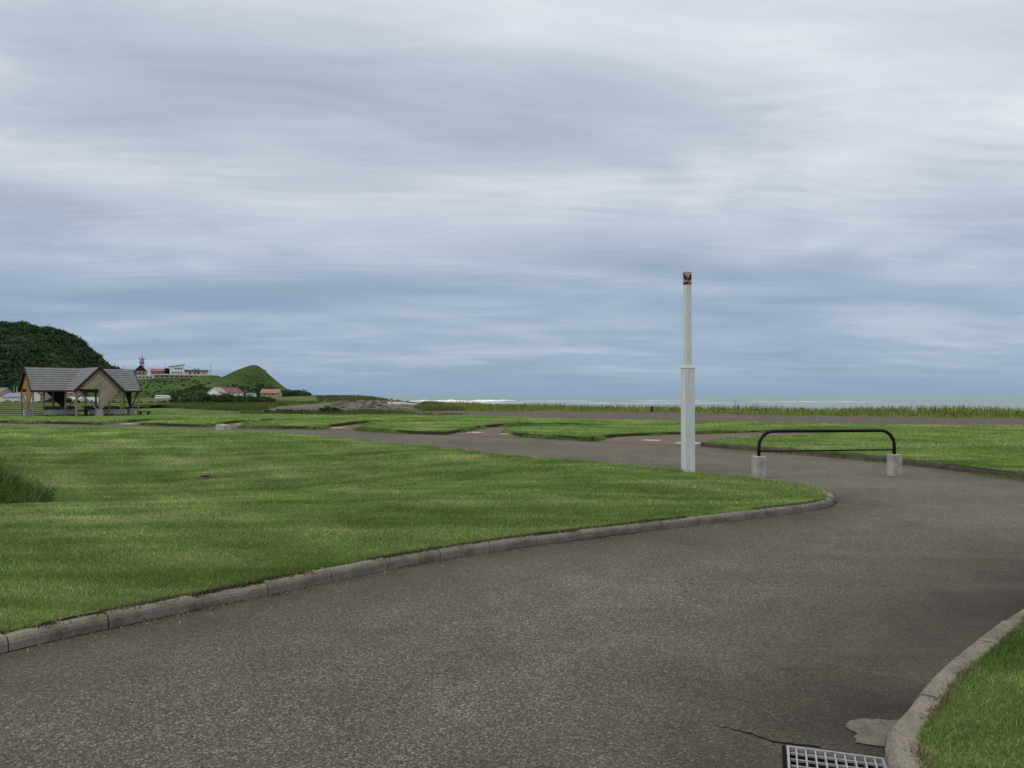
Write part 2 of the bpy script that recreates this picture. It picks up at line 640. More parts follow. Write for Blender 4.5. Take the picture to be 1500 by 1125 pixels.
def flat(name, col, rough=0.8, spec=0.3, metal=0.0, var=0.18, sc=3.0):
    def fn(t, b):
        a = t.noise(t.obco(), sc, 5, 0.6)
        c = t.ramp(a, [(0.3, tuple(max(0, x * (1 - var)) for x in col)), (0.7, tuple(min(1, x * (1 + var)) for x in col))])
        t.put(b.inputs['Base Color'], c)
    material(name, fn, rough, spec, metal)
flat('wall_white', (0.84, 0.84, 0.82), var=0.06)
flat('wall_cream', (0.66, 0.62, 0.49), var=0.10)
flat('wall_beige', (0.36, 0.33, 0.27), var=0.15)
flat('wall_brown', (0.09, 0.05, 0.04), var=0.2)
flat('roof_red', (0.24, 0.055, 0.06), var=0.25)
flat('roof_maroon', (0.075, 0.020, 0.024), var=0.2)
flat('roof_pink', (0.27, 0.095, 0.11), var=0.2)
flat('roof_blue', (0.19, 0.21, 0.37), var=0.15)
flat('roof_grey', (0.16, 0.165, 0.17), var=0.2)
flat('roof_orange', (0.30, 0.145, 0.10), var=0.2)
flat('roof_brown', (0.10, 0.085, 0.08), var=0.2)
flat('vinyl', (0.42, 0.46, 0.45), 0.4, 0.4, var=0.15)
flat('blue_paint', (0.16, 0.33, 0.40), 0.6, var=0.15)
flat('window_dark', (0.035, 0.04, 0.05), 0.2, 0.5, var=0.1)
flat('steel_dark', (0.09, 0.085, 0.10), 0.6, var=0.1)
flat('red_steel', (0.22, 0.10, 0.11), 0.6, var=0.1)
flat('bark', (0.055, 0.042, 0.03), var=0.3)
flat('black_iron', (0.007, 0.006, 0.005), 0.6, 0.22, var=0.4, sc=9.0)
flat('zinc', (0.34, 0.35, 0.36), 0.45, 0.5, 0.35, var=0.2, sc=25.0)
flat('white_stake', (0.6, 0.6, 0.55), var=0.1)
flat('bench_grey', (0.33, 0.33, 0.31), 0.85, var=0.15)
flat('table_brown', (0.13, 0.075, 0.055), 0.85, var=0.2)
flat('dark_wood', (0.035, 0.026, 0.02), 0.85, var=0.25)
flat('post_wood', (0.25, 0.22, 0.18), 0.85, var=0.25)
flat('fascia', (0.03, 0.026, 0.026), 0.7, var=0.2)
flat('grit', (0.42, 0.38, 0.30), 0.9, var=0.4, sc=40)
flat('dead_leaf', (0.16, 0.105, 0.055), 0.9, var=0.5, sc=30)
flat('crack', (0.012, 0.011, 0.010), 1.0, 0.0)

def m_barnroof(t, b):
    p = t.obco()
    n = t.noise(p, 0.7, 4, 0.6, 0.3)
    x = t.sep(p)[0]
    left = t.maprange(x, -2.6, -2.2)
    red = t.ramp(n, [(0.42, (0.145, 0.12, 0.125)), (0.46, (0.15, 0.040, 0.045)), (0.60, (0.20, 0.055, 0.055)), (0.64, (0.30, 0.21, 0.18))])
    c = t.mix(left, (0.27, 0.27, 0.28), red)
    t.put(b.inputs['Base Color'], c)
material('barn_roof', m_barnroof, 0.7)

def m_shingle(t, b):
    p = t.obco()
    n = t.noise(p, 2.2, 5, 0.65)
    c = t.ramp(n, [(0.3, (0.150, 0.160, 0.172)), (0.7, (0.225, 0.235, 0.245))])
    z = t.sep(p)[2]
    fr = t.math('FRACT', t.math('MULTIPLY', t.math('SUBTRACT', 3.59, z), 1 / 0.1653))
    c = t.mix(t.math('LESS_THAN', fr, 0.40), c, t.mix(1.0, c, (0.66, 0.66, 0.67), 'MULTIPLY'))  # upper part of each course painted darker as the shadow under the lap
    t.put(b.inputs['Base Color'], c)
material('shingle', m_shingle, 0.8)

def boards(name, lo, hi):
    """diagonal boards: parallel to the rafters above the eave, to the lower edge below it"""
    def fn(t, b):
        x, y, z = t.sep(t.obco())
        ax = t.math('ABSOLUTE', x)
        up = t.math('ADD', ax, z)
        dn = t.math('SUBTRACT', ax, z)
        s = t.math('GREATER_THAN', z, 2.08)
        m = t.math('ADD', t.math('MULTIPLY', up, s), t.math('MULTIPLY', dn, t.math('SUBTRACT', 1.0, s)))
        k = t.math('MULTIPLY', m, 5.2)
        fr = t.math('FRACT', k)
        idn = t.node('ShaderNodeTexWhiteNoise', noise_dimensions='1D')
        t.put(idn.inputs['W'], t.math('FLOOR', k))
        c = t.mix(idn.outputs['Value'], lo, hi)
        c = t.mix(t.math('LESS_THAN', fr, 0.10), c, tuple(v * 0.3 for v in lo))
        c = t.mix(1.0, c, t.ramp(t.noise(t.obco(), 6, 5), [(0.3, 0.8), (0.7, 1.2)]), 'MULTIPLY')
        t.put(b.inputs['Base Color'], c)
    material(name, fn, 0.85, 0.2)
boards('boards_grey', (0.30, 0.245, 0.185), (0.46, 0.38, 0.29))
boards('boards_orange', (0.30, 0.15, 0.05), (0.42, 0.22, 0.08))
boards('boards_dark', (0.045, 0.030, 0.024), (0.085, 0.055, 0.04))

def m_postpaint(t, b):
    p = t.obco()
    n = t.noise(t.vmul(p, (1, 1, 0.25)), 7, 5, 0.6)
    c = t.ramp(n, [(0.3, (0.54, 0.58, 0.60)), (0.6, (0.66, 0.69, 0.70))])
    z_ = t.sep(p)[2]
    run = t.maprange(t.noise(t.vmul(p, (1, 1, 0.05)), 38, 4, 0.6), 0.56, 0.70)
    top = t.math('ADD', t.maprange(z_, 3.3, 3.86), t.math('ADD', t.math('MULTIPLY', t.maprange(z_, 1.7, 2.15), t.math('LESS_THAN', z_, 2.15)), t.math('MULTIPLY', t.maprange(z_, 0.45, 0.12), 0.8)), clamp=True)
    c = t.mix(t.math('MULTIPLY', t.math('MULTIPLY', run, top), 0.55), c, (0.26, 0.17, 0.10))
    sp = t.maprange(t.noise(p, 24, 5, 0.7), 0.66, 0.74)
    c = t.mix(t.math('MULTIPLY', sp, 0.7), c, (0.22, 0.10, 0.04))
    t.put(b.inputs['Base Color'], c)
material('post_paint', m_postpaint, 0.45, 0.4)

def m_rust(t, b):
    p = t.obco()
    x, y, z = t.sep(p)
    n = t.noise(p, 9, 5, 0.6, 0.4)
    low = t.maprange(z, 3.86, 3.93, 1.0, 0.0)
    f = t.math('ADD', t.math('MULTIPLY', low, 0.22), n)
    c = t.ramp(f, [(0.53, (0.42, 0.37, 0.29)), (0.57, (0.22, 0.13, 0.07)), (0.62, (0.030, 0.018, 0.013)), (0.8, (0.010, 0.007, 0.006))])
    t.put(b.inputs['Base Color'], c)
    t.put(b.inputs['Normal'], t.bump(n, 0.7, 0.02))
material('rust', m_rust, 0.85, 0.2)

def m_ground(t, b):
    p = t.pos()
    n1 = t.noise(p, 0.18, 6, 0.65)
    n2 = t.noise(p, 1.6, 5, 0.7)
    wild = t.ramp(n1, [(0.34, (0.045, 0.078, 0.020)), (0.5, (0.092, 0.118, 0.034)), (0.64, (0.16, 0.15, 0.065))])
    wild = t.mix(1.0, wild, t.ramp(n2, [(0.3, 0.6), (0.7, 1.4)]), 'MULTIPLY')
    gr = t.mix(n2, (0.082, 0.073, 0.062), (0.145, 0.130, 0.112))
    gr = t.mix(1.0, gr, t.ramp(t.noise(p, 14, 3, 0.7), [(0.3, 0.65), (0.7, 1.4)]), 'MULTIPLY')
    weeds = t.maprange(t.noise(t.vmul(p, (0.5, 1, 1)), 0.9, 5, 0.7), 0.58, 0.66)
    gr = t.mix(t.math('MULTIPLY', weeds, 0.5), gr, (0.10, 0.108, 0.048))
    stn = t.ramp(t.voro(p, 1.3, out='Distance'), [(0.1, (0.215, 0.195, 0.18)), (0.5, (0.15, 0.138, 0.125)), (0.75, (0.06, 0.055, 0.046))])
    sand = (0.20, 0.175, 0.140)
    jit = t.math('MULTIPLY', t.math('SUBTRACT', t.noise(p, 0.55, 5, 0.65), 0.5), 0.9)
    def mask(nm):
        return t.maprange(t.math('ADD', t.attr(nm), jit), 0.44, 0.56)
    c = t.mix(mask('gravel'), wild, gr)
    c = t.mix(mask('stone'), c, stn)
    c = t.mix(mask('sand'), c, sand)
    t.put(b.inputs['Base Color'], c)
    t.put(b.inputs['Normal'], t.bump(t.noise(p, 5, 5, 0.7), 0.7, 0.15))
material('ground', m_ground, 0.95, 0.1)

def m_hill(t, b):
    p = t.pos()
    a = t.noise(p, 0.035, 6, 0.65)
    c = t.ramp(a, [(0.32, (0.028, 0.058, 0.018)), (0.5, (0.050, 0.092, 0.026)), (0.66, (0.085, 0.130, 0.040))])
    c = t.mix(1.0, c, t.ramp(t.noise(p, 0.35, 5, 0.7), [(0.3, 0.55), (0.7, 1.35)]), 'MULTIPLY')
    t.put(b.inputs['Base Color'], c)
    t.put(b.inputs['Normal'], t.bump(t.noise(p, 0.3, 5, 0.7), 0.8, 1.5))
material('hill', m_hill, 0.95, 0.1)

def m_sea(t, b):
    p = t.pos()
    a = t.noise(t.vmul(p, (0.12, 1, 1)), 0.02, 4, 0.6)
    t.put(b.inputs['Base Color'], t.ramp(a, [(0.35, (0.115, 0.185, 0.21)), (0.65, (0.16, 0.235, 0.255))]))
    w1 = t.noise(t.vmul(p, (0.35, 1, 1)), 0.25, 5, 0.6)
    t.put(b.inputs['Normal'], t.bump(w1, 0.6, 1.2))
material('sea', m_sea, 0.35, 0.5)

def m_foam(t, b):
    n = t.noise(t.pos(), 0.6, 5, 0.7)
    t.put(b.inputs['Base Color'], t.ramp(n, [(0.3, (0.5, 0.55, 0.56)), (0.5, (0.85, 0.87, 0.88))]))
material('foam', m_foam, 0.8)

# ------------------------------------------------------------------ plan of the park (metres, camera over the origin)
# near kerb line of the left lawn, tip, and its far side along the path
NEAR_KERB = smooth_line([(-5.5, -2), (-4.75, 1.0), (-4.1, 2.8), (-3.62, 4.0), (-3.17, 4.86), (-2.60, 5.56), (-1.76, 6.50), (-1.32, 7.0), (-0.845, 7.48), (0.367, 8.44),
                         (2.37, 9.74), (3.72, 10.57), (4.45, 11.15), (4.84, 11.75), (4.95, 12.3)], 0.15)
FAR_SIDE = smooth_line([(4.95, 12.3), (4.85, 13.0), (4.4, 14.1), (3.38, 15.6), (2.3, 17.8), (0.84, 19.4), (-0.95, 21.8), (-3.2, 24.6), (-6.05, 27.8), (-9.5, 31.4),
                        (-13.2, 33.8), (-17.2, 35.9), (-25, 38.3), (-42, 42), (-70, 46)], 0.4)
LEFT_LAWN = np.vstack([NEAR_KERB[:-1], FAR_SIDE, [(-70, 0), (-30, -10), (-6, -8)]])

# far lawn: front edge with five paved pitches notched in
def crv(p, step=0.4): return smooth_line(p, step)
FRONT = np.vstack([
    crv([(-110, 56), (-70, 51.5), (-45, 48), (-29.3, 44.9), (-22.3, 42.4)]),
    crv([(-22.2, 42.6), (-22.6, 46), (-21.8, 48.6), (-20.2, 48.6), (-20.5, 46), (-19.8, 42.0)]),
    crv([(-19.6, 41.5), (-15.4, 39.3)]),
    crv([(-15.3, 39.5), (-15.9, 44.5), (-15.0, 48), (-12.2, 48.2), (-13.7, 45.6), (-14.0, 42.2), (-13.2, 38.3)]),
    crv([(-13.0, 38.0), (-9.2, 36.6)]),
    crv([(-9.0, 36.8), (-8.9, 40), (-8.6, 42.8), (-7.1, 46.6), (-3.9, 45), (-6.2, 43.7), (-7.3, 41.3), (-7.0, 36.0)]),
    crv([(-6.7, 35.2), (-4.2, 32.6), (-2.7, 31.6)]),
    crv([(-2.6, 31.8), (-2.1, 34.7), (-0.99, 38.8), (1.4, 41), (4.7, 38.9), (2.9, 38.1), (1.1, 37.0), (-0.1, 34.2), (0.1, 31.4)]),
    crv([(0.3, 30.4), (1.6, 28.6), (2.8, 27.4)]),
    crv([(2.9, 27.5), (3.7, 29.5), (5.7, 31.3), (9.8, 33.4), (13.0, 33.7), (14.3, 32.2), (10.6, 28.9), (7.1, 26.0), (6.2, 24.4)]),
    crv([(6.25, 23.9), (6.9, 22.7), (8.1, 20.7), (8.9, 18.6), (9.4, 16.6), (9.68, 14.84), (10.4, 13.2), (12, 11.7), (15, 10.8), (28, 10)], 0.25),
])
BACK = crv([(60, 34), (25, 38.3), (15.6, 41.8), (8.6, 47.2), (-2.4, 55.8), (-7.5, 57.5), (-16, 59.4), (-21, 65.7), (-31, 80), (-52, 108), (-69, 122), (-110, 125)], 1.0)
FAR_LAWN = np.vstack([FRONT, [(60, 10)], BACK])
EDGE_LINE = np.array([(-110, 56), (-70, 51.5), (-45, 48), (-29.3, 44.9), (-20, 41.8), (-15.3, 39.1), (-9.2, 36.4), (-6.3, 34.4), (-4.2, 32.3), (0, 30.2), (2.8, 27.2), (6.2, 23.7),
                      (6.9, 22.7), (8.1, 20.7), (8.9, 18.6), (9.4, 16.6), (9.68, 14.84), (10.4, 13.2), (12, 11.7), (15, 10.8), (28, 10)])

# right foreground lawn
RIGHT_KERB = smooth_line([(1.38, 1.2), (1.42, 2.2), (1.60, 3.37), (1.99, 3.93), (2.36, 4.37), (2.77, 4.80), (3.73, 5.72), (5.0, 6.7), (6.8, 7.6), (9.5, 8.2), (14, 8.4)], 0.12)
RIGHT_LAWN = np.vstack([RIGHT_KERB, [(14, -4), (1.6, -4)]])

def z_left(p):
    """left lawn: flat near the kerb, a drained hollow behind the crest"""
    z = np.full(len(p), 0.096)
    dx, dy = (p[:, 0] + 11.5) / 6.5, (p[:, 1] - 16.8) / np.where(p[:, 1] < 16.8, 3.3, 4.6)
    z -= 0.80 * np.exp(-0.5 * (dx ** 2 + dy ** 2) ** 1.15)
    dx, dy = (p[:, 0] + 4.4) / 2.6, (p[:, 1] - 16.6) / 1.8
    z -= 0.22 * np.exp(-0.5 * (dx ** 2 + dy ** 2))
    d1, _ = dist_line(p, NEAR_KERB)
    d2, _ = dist_line(p, FAR_SIDE)
    k = sstep(np.minimum(d1, d2), 0.1, 1.6)
    z += k * ((fbm(p, 0.35, 3.0) - 0.5) * 0.16 + 0.03)
    z += (vnoise(p, 3.0, 5.0) - 0.5) * 0.02
    return z

def z_far(p):
    z = np.full(len(p), 0.13)
    z += (fbm(p, 0.12, 8.0) - 0.5) * 0.14 * sstep(dist_line(p, EDGE_LINE)[0], 0.2, 3)
    z -= sstep(p[:, 1], 50, 120) * 0.1
    return z

def z_right(p):
    d, _ = dist_line(p, RIGHT_KERB)
    return 0.065 + 0.05 * sstep(d, 0.1, 1.0) + (fbm(p, 0.8, 2.0) - 0.5) * 0.05

# ------------------------------------------------------------------ ground, coast and sea
COAST = [(2500, -900), (250, 10), (120, 40), (60, 64), (40, 73), (25, 82), (15, 92), (6, 102), (-4, 118), (-13, 145), (-27, 200), (-44, 265), (-84, 370), (-108, 440),
         (-118, 520), (-170, 700), (-420, 1500), (-2500, 3500)]

def z_ground(p):
    d, s = dist_line(p, COAST)
    d = d * s                                # land positive
    z = -0.02 + 0.0 * d
    near, sg = dist_line(p, BACK)
    ins = inside(p, np.vstack([BACK, [(-400, 140), (-400, -400), (400, -400), (400, 20)]]))
    z = np.where(ins, z - 1.3 * sstep(near, 1.5, 6), z)
    y = p[:, 1]
    z += (fbm(p, 0.05, 4.0) - 0.5) * 0.5 * sstep(y, 80, 130)
    az = p[:, 0] / np.maximum(y, 1)
    z += 0.9 * sstep(y, 150, 260) * sstep(az, -0.52, -0.40) * (1 - sstep(az, -0.22, -0.12))
    z -= 1.0 * sstep(y, 135, 180) * (1 - sstep(az, -0.52, -0.45))
    z += 0.25 * np.exp(-((d - 9) / 6) ** 2) * (1 - ins)
    z -= 4.2 * (1 - sstep(d, -14, 5))
    return z

def axis(a, b, fine, lo, hi, g=1.12):
    v = list(np.arange(lo, hi, fine))
    s, x = fine, hi
    while x < b:
        v.append(x); s *= g; x += s
    v.append(b)
    s, x = fine, lo - fine
    while x > a:
        v.insert(0, x); s *= g; x -= s
    v.insert(0, a)
    return np.array(v)

gx = axis(-2500, 2500, 1.2, -75, 62)
gy = axis(-900, 3000, 1.2, 30, 160, 1.08)
X, Y = np.meshgrid(gx, gy)
gp = np.stack([X.ravel(), Y.ravel()], 1)
gz = z_ground(gp)
nx, ny = len(gx), len(gy)
ii = (np.arange(ny - 1)[:, None] * nx + np.arange(nx - 1)[None]).ravel()
gf = np.stack([ii, ii + 1, ii + nx + 1, ii + nx], 1)
GRAVEL_FAR = [(80, 36), (34, 52.6), (23, 61), (13, 70.8), (6.7, 75), (0, 78), (-9, 80), (-12, 72), (-9, 58)]
gravel_poly = np.vstack([[(80, 20)], GRAVEL_FAR, [(-2, 54), (15, 40), (40, 30)]])
d_g, _ = dist_line(gp, np.vstack([gravel_poly, gravel_poly[:1]]))
a_gr = np.where(inside(gp, gravel_poly), 0.5 + d_g * 0.25, 0.5 - d_g * 0.25)
a_gr = np.clip(a_gr - 0.6 * sstep(-gp[:, 0], -6, 12), 0, 1)
stone_poly = np.array([(-21.5, 66), (-17, 68), (-13.5, 76), (-12.5, 92), (-14, 128), (-26, 150), (-36, 170), (-38, 150), (-34, 120), (-31, 108), (-27, 86), (-24, 76)])
d_s, _ = dist_line(gp, np.vstack([stone_poly, stone_poly[:1]]))
a_st = np.clip(np.where(inside(gp, stone_poly), 0.5 + d_s * 0.14, 0.5 - d_s * 0.14), 0, 1)
d_c, s_c = dist_line(gp, COAST)
a_sa = np.clip(1.0 - (d_c * s_c + 1) * 0.16, 0, 1)
go = np_mesh('ground', np.column_stack([gp, gz]), gf, 'ground', {'gravel': a_gr, 'stone': a_st, 'sand': a_sa}, True)
tag(go, 'rough grass and gravel ground reaching the beach', None, None, 'structure')

SEA_Z = -2.6
k = 64
ring = [(60000 * math.cos(2 * math.pi * i / k), 60000 * math.sin(2 * math.pi * i / k), SEA_Z) for i in range(k)]
tag(MB().poly(ring).build('sea', 'sea'), 'calm grey green sea reaching the horizon', None, None, 'structure')

def wave(x0, x1, y, h, seed):
    m = MB()
    n = max(8, int((x1 - x0) / 2.0))
    r = random.Random(seed)
    prof = [(-2.2, 0.0), (-0.7, 0.55), (0.0, 1.0), (0.9, 0.5), (2.6, 0.0)]
    rows = []
    ph = r.random() * 6
    for i in range(n + 1):
        u = i / n
        hh = h * (0.35 + 0.65 * abs(math.sin(u * 9 + ph) * math.sin(u * 23 + ph))) * min(1, u * 6, (1 - u) * 6) + 0.03
        cy = y + 4 * math.sin(u * 5 + ph)
        rows.append([(x0 + (x1 - x0) * u, cy + a * (0.6 + hh), SEA_Z - 0.02 + b * hh) for a, b in prof])
    for i in range(n):
        for j in range(4):
            m.poly([rows[i][j], rows[i + 1][j], rows[i + 1][j + 1], rows[i][j + 1]])
    return m
surf = MB()
for x0, x1, y, h, sd_ in [(-72, -4, 540, 1.25, 1), (-52, -14, 470, 0.8, 2), (-30, 4, 610, 0.9, 3), (-76, -46, 380, 0.5, 4), (2, 60, 560, 0.25, 5), (90, 160, 620, 0.22, 6), (-60, -34, 330, 0.4, 7),
                          (150, 240, 500, 0.2, 8), (-95, -62, 430, 0.6, 9), (30, 120, 420, 0.15, 10), (-40, 10, 420, 0.3, 11)]:
    wmb = wave(x0, x1, y, h, sd_)
    b0 = len(surf.v)
    surf.v += wmb.v
    surf.f += [tuple(i + b0 for i in f) for f in wmb.f]
tag(surf.build('surf', 'foam', smooth=True), 'white foam of small waves breaking off the point', None, None, 'stuff')

# ------------------------------------------------------------------ road, lawns, pitches
GR_O = np.array((1.25, 3.575))               # far left corner of the drain grate
GA = R(-18)
GU = np.array((math.cos(GA), math.sin(GA)))  # across
GV = np.array((math.sin(GA), -math.cos(GA))) # towards the camera
GW, GL = 0.405, 0.50
grate_hole = np.array([GR_O, GR_O + GU * GW, GR_O + GU * GW + GV * GL, GR_O + GV * GL])

road_outline = np.vstack([
    offset_line(smooth_line(EDGE_LINE, 0.6), 0.35),
    [(45, 9), (45, -12), (-6, -12)],
    offset_line(NEAR_KERB, 0.06)[:-3],
    offset_line(FAR_SIDE, 0.25)[2:],
    [(-110, 50)]])
v2, f2 = triangulate(road_outline, [(0.3, 0, 14), (0.8, 14, 40)], [grate_hole])
dn, _ = dist_line(v2, NEAR_KERB)
dr, _ = dist_line(v2, RIGHT_KERB)
de, _ = dist_line(v2, EDGE_LINE)
gut = np.clip(0.8 * np.exp(-(dn / 0.75) ** 1.3) + 1.0 * np.exp(-(dr / 1.15) ** 1.6) + 0.6 * np.exp(-(de / 0.5) ** 1.2), 0, 1)
ro = np_mesh('road', np.column_stack([v2, np.zeros(len(v2))]), f2, 'asphalt', {'gutter': gut}, True)
tag(ro, 'worn brown grey asphalt drive and path', None, None, 'structure')

def lawn(name, outline, zf, spacing, drop, label):
    v, f = triangulate(outline, spacing)
    V, Fc = skirted(v, f, zf(v), outline, zf, drop)
    o = np_mesh(name, V, Fc, 'lawn')
    tag(o, label, None, None, 'structure')
    me = o.data
    sm = np.array([p.normal.z > 0.5 for p in me.polygons])
    me.polygons.foreach_set('use_smooth', sm)
    return o
NK_IN = offset_line(NEAR_KERB, 0.115)
LEFT_IN = np.vstack([NK_IN[:-2], FAR_SIDE[1:], [(-70, 0), (-30, -10), (-6.2, -8)]])
lawn('lawn', LEFT_IN, z_left, [(0.3, 0, 22), (0.9, 22, 90)], 0.35, 'mown lawn sloping into a hollow beside the drive')
lawn('lawn', FAR_LAWN, z_far, [(0.6, 0, 45), (2.0, 45, 170)], 0.35, 'mown lawn notched by paved pitches')
RK_IN = offset_line(RIGHT_KERB, -0.128)
lawn('lawn', np.vstack([RK_IN, [(14, -4), (1.7, -4)]]), z_right, [(0.2, 0, 15)], 0.2, 'mown lawn corner beside the drain grate')

bays = [
    [(-22.5, 42.2), (-22.9, 46), (-21.9, 49), (-19.7, 49.2), (-19.0, 45), (-18.3, 41)],
    [(-15.6, 39.2), (-16.2, 44.5), (-15.2, 48.4), (-11.9, 48.6), (-12.6, 43.8), (-12.3, 37.5)],
    [(-9.3, 36.5), (-9.2, 40), (-8.9, 43), (-7.1, 47), (-3.5, 45.1), (-6.3, 41.6), (-6.2, 34.5)],
    [(-2.9, 31.5), (-2.4, 34.8), (-1.3, 39.1), (1.4, 41.4), (5.1, 38.8), (3.0, 36.3), (1.3, 34), (0.6, 30)],
    [(2.6, 27.3), (3.4, 29.6), (5.5, 31.6), (9.8, 33.8), (13.2, 34.1), (14.7, 32.2), (10.8, 28.6), (7.3, 25.8), (6.4, 23.8)]]
for by in bays:
    ol = smooth_line(by, 0.5)
    v, f = triangulate(ol, [(1.2, 0, 200)])
    tag(np_mesh('paved_pitch', np.column_stack([v, np.full(len(v), 0.006)]), f, 'pavers'), 'brown paved pitch entrance cut into the lawn', None, None, 'structure')

# grass steps west of the shelter: low turf risers climbing away from the path
tys = (58.5, 62, 66, 71, 77, 85, 95)
for i, yy in enumerate(tys):
    m = MB()
    n = 24
    yn = tys[i + 1] if i + 1 < len(tys) else 106
    z0, z1 = 0.10 + 0.066 * i, 0.10 + 0.066 * (i + 1)
    w0 = lambda u, a, k: a + 0.5 * math.sin(u * 11 + k)
    for j in range(n):
        ua, ub = j / n, (j + 1) / n
        xa, xb = -95 + 60 * ua - i * 1.5, -95 + 60 * ub - i * 1.5
        ya, yb = w0(ua, yy, i), w0(ub, yy, i)
        na, nb = w0(ua, yn, i + 1), w0(ub, yn, i + 1)
        m.poly([(xa, ya, z0 - 0.12), (xb, yb, z0 - 0.12), (xb, yb + 0.06, z0 + 0.045), (xa, ya + 0.06, z0 + 0.045)])
        m.poly([(xa, ya + 0.06, z0 + 0.045), (xb, yb + 0.06, z0 + 0.045), (xb, nb + 0.1, z1 - 0.02), (xa, na + 0.1, z1 - 0.02)])
    tag(m.build('terrace', 'lawn'), 'low grass terrace step beside the shelter', None, None, 'structure')

# kerbs: 0.6 m stones with open joints along a line
def kerb(name, line, side, mat, h=0.11, wd=0.12, stone=0.61, label='', chance=0.0):
    p = np.asarray(line)
    L = np.concatenate([[0], np.cumsum(np.linalg.norm(np.diff(p, axis=0), axis=1))])
    def at(s):
        s = min(max(s, 0), L[-1])
        q = np.array([np.interp(s, L, p[:, 0]), np.interp(s, L, p[:, 1])])
        q2 = np.array([np.interp(min(s + 0.03, L[-1]), L, p[:, 0]), np.interp(min(s + 0.03, L[-1]), L, p[:, 1])])
        q1 = np.array([np.interp(max(s - 0.03, 0), L, p[:, 0]), np.interp(max(s - 0.03, 0), L, p[:, 1])])
        t = (q2 - q1) / (np.linalg.norm(q2 - q1) + 1e-9)
        return q, np.array((-t[1], t[0])) * side
    prof = [(0.0, -0.06), (0.004, h * 0.55), (0.012, h - 0.022), (0.030, h - 0.003), (wd * 0.6, h), (wd - 0.012, h - 0.002), (wd, h - 0.014), (wd, -0.06)]
    m = MB()
    s = 0.0
    r = random.Random(5)
    while s < L[-1] - 0.05:
        e = min(s + stone, L[-1])
        dz, dd = r.uniform(-0.006, 0.006), r.uniform(-0.005, 0.005)
        k = 5
        i0 = len(m.v)
        for j in range(k + 1):
            sj = s + 0.004 + (e - s - 0.008) * j / k
            q, nn = at(sj)
            for a, b in prof:
                wob = r.uniform(-0.0025, 0.0025) if b > 0 else 0
                m.v.append((q[0] + nn[0] * (a + dd + wob), q[1] + nn[1] * (a + dd + wob), b + dz + wob))
        np_ = len(prof)
        for j in range(k):
            for a in range(np_ - 1):
                A, B = i0 + j * np_ + a, i0 + (j + 1) * np_ + a
                m.f.append((A, B, B + 1, A + 1) if side > 0 else (A, A + 1, B + 1, B))
        m.f.append(tuple(range(i0, i0 + np_)))
        m.f.append(tuple(range(i0 + k * np_, i0 + (k + 1) * np_))[::-1])
        s = e
    return tag(m.build(name, mat), label, None, None, 'structure')
kerb('kerb', NEAR_KERB, 1, 'kerb_concrete', 0.096, 0.12, 0.61, 'concrete kerb stones along the left lawn')
kerb('kerb', RIGHT_KERB, -1, 'kerb_concrete', 0.075, 0.135, 0.60, 'concrete kerb stones round the right lawn corner')
kerb('kerb', smooth_line([(5.9, 24.6), (6.25, 23.8), (6.9, 22.6), (8.1, 20.6), (8.9, 18.5), (9.4, 16.5), (9.68, 14.75), (10.4, 13.1), (12, 11.6), (15, 10.7), (28, 9.9)], 0.25), 1, 'kerb_old', 0.13, 0.13, 0.61,
     'dark weathered kerb along the far lawn')

# cement patch and crack by the grate
pc = [(1.59, 3.60), (1.62, 3.70), (1.63, 3.82), (1.74, 3.87), (1.84, 3.86), (1.92, 3.87), (1.90, 3.80), (1.82, 3.70), (1.74, 3.58), (1.68, 3.57)]
ol = smooth_line(pc, 0.05, True) + rng.uniform(-0.016, 0.016, (len(smooth_line(pc, 0.05, True)), 2))
v, f = triangulate(ol, [(0.08, 0, 9)])
tag(np_mesh('cement_patch', np.column_stack([v, np.full(len(v), 0.005)]), f, 'patch_concrete'), 'pale cement patch beside the grate', None, None, 'structure')
m = MB()
cr = [(0.98, 3.80), (1.01, 3.775), (1.035, 3.782), (1.06, 3.75), (1.085, 3.742), (1.11, 3.715), (1.13, 3.712), (1.155, 3.672), (1.175, 3.66), (1.20, 3.625), (1.235, 3.612), (1.27, 3.605), (1.31, 3.588), (1.36, 3.582), (1.40, 3.562)]
for i, ((xa, ya), (xb, yb)) in enumerate(zip(cr[:-1], cr[1:])):
    wa, wb = 0.001 + 0.006 * min(1, i / 6), 0.001 + 0.006 * min(1, (i + 1) / 6)
    m.poly([(xa, ya - wa, 0.003), (xb, yb - wb, 0.003), (xb, yb + wb, 0.003), (xa, ya + wa, 0.003)])
m.poly([(GR_O[0] - 0.02, GR_O[1], 0.003), (GR_O[0] - 0.02 + GV[0] * .5, GR_O[1] + GV[1] * .5, 0.003), (GR_O[0] + GV[0] * .5, GR_O[1] + GV[1] * .5, 0.003), (GR_O[0], GR_O[1] + 0.02, 0.003)])
tag(m.build('crack', 'crack'), 'crack running from the grate corner', None, None, 'structure')

# open joint between asphalt and kerb, broken by silt
m = MB()
jl = offset_line(NEAR_KERB, -0.004)
jw = 0.0015 + 0.009 * np.clip((fbm(jl, 1.1, 31.0) - 0.40) * 5, 0, 1)
jo = offset_line(NEAR_KERB, -0.004)
nrm = offset_line(NEAR_KERB, -1.004) - jl
for i in range(len(jl) - 1):
    if jw[i] < 0.003: continue
    a, b_ = jl[i], jl[i + 1]
    a2, b2_ = a + nrm[i] * jw[i], b_ + nrm[i + 1] * jw[i + 1]
    m.poly([(a[0], a[1], 0.003), (a2[0], a2[1], 0.003), (b2_[0], b2_[1], 0.003), (b_[0], b_[1], 0.003)])
tag(m.build('joint', 'crack'), 'open joint along the foot of the kerb', None, None, 'structure')

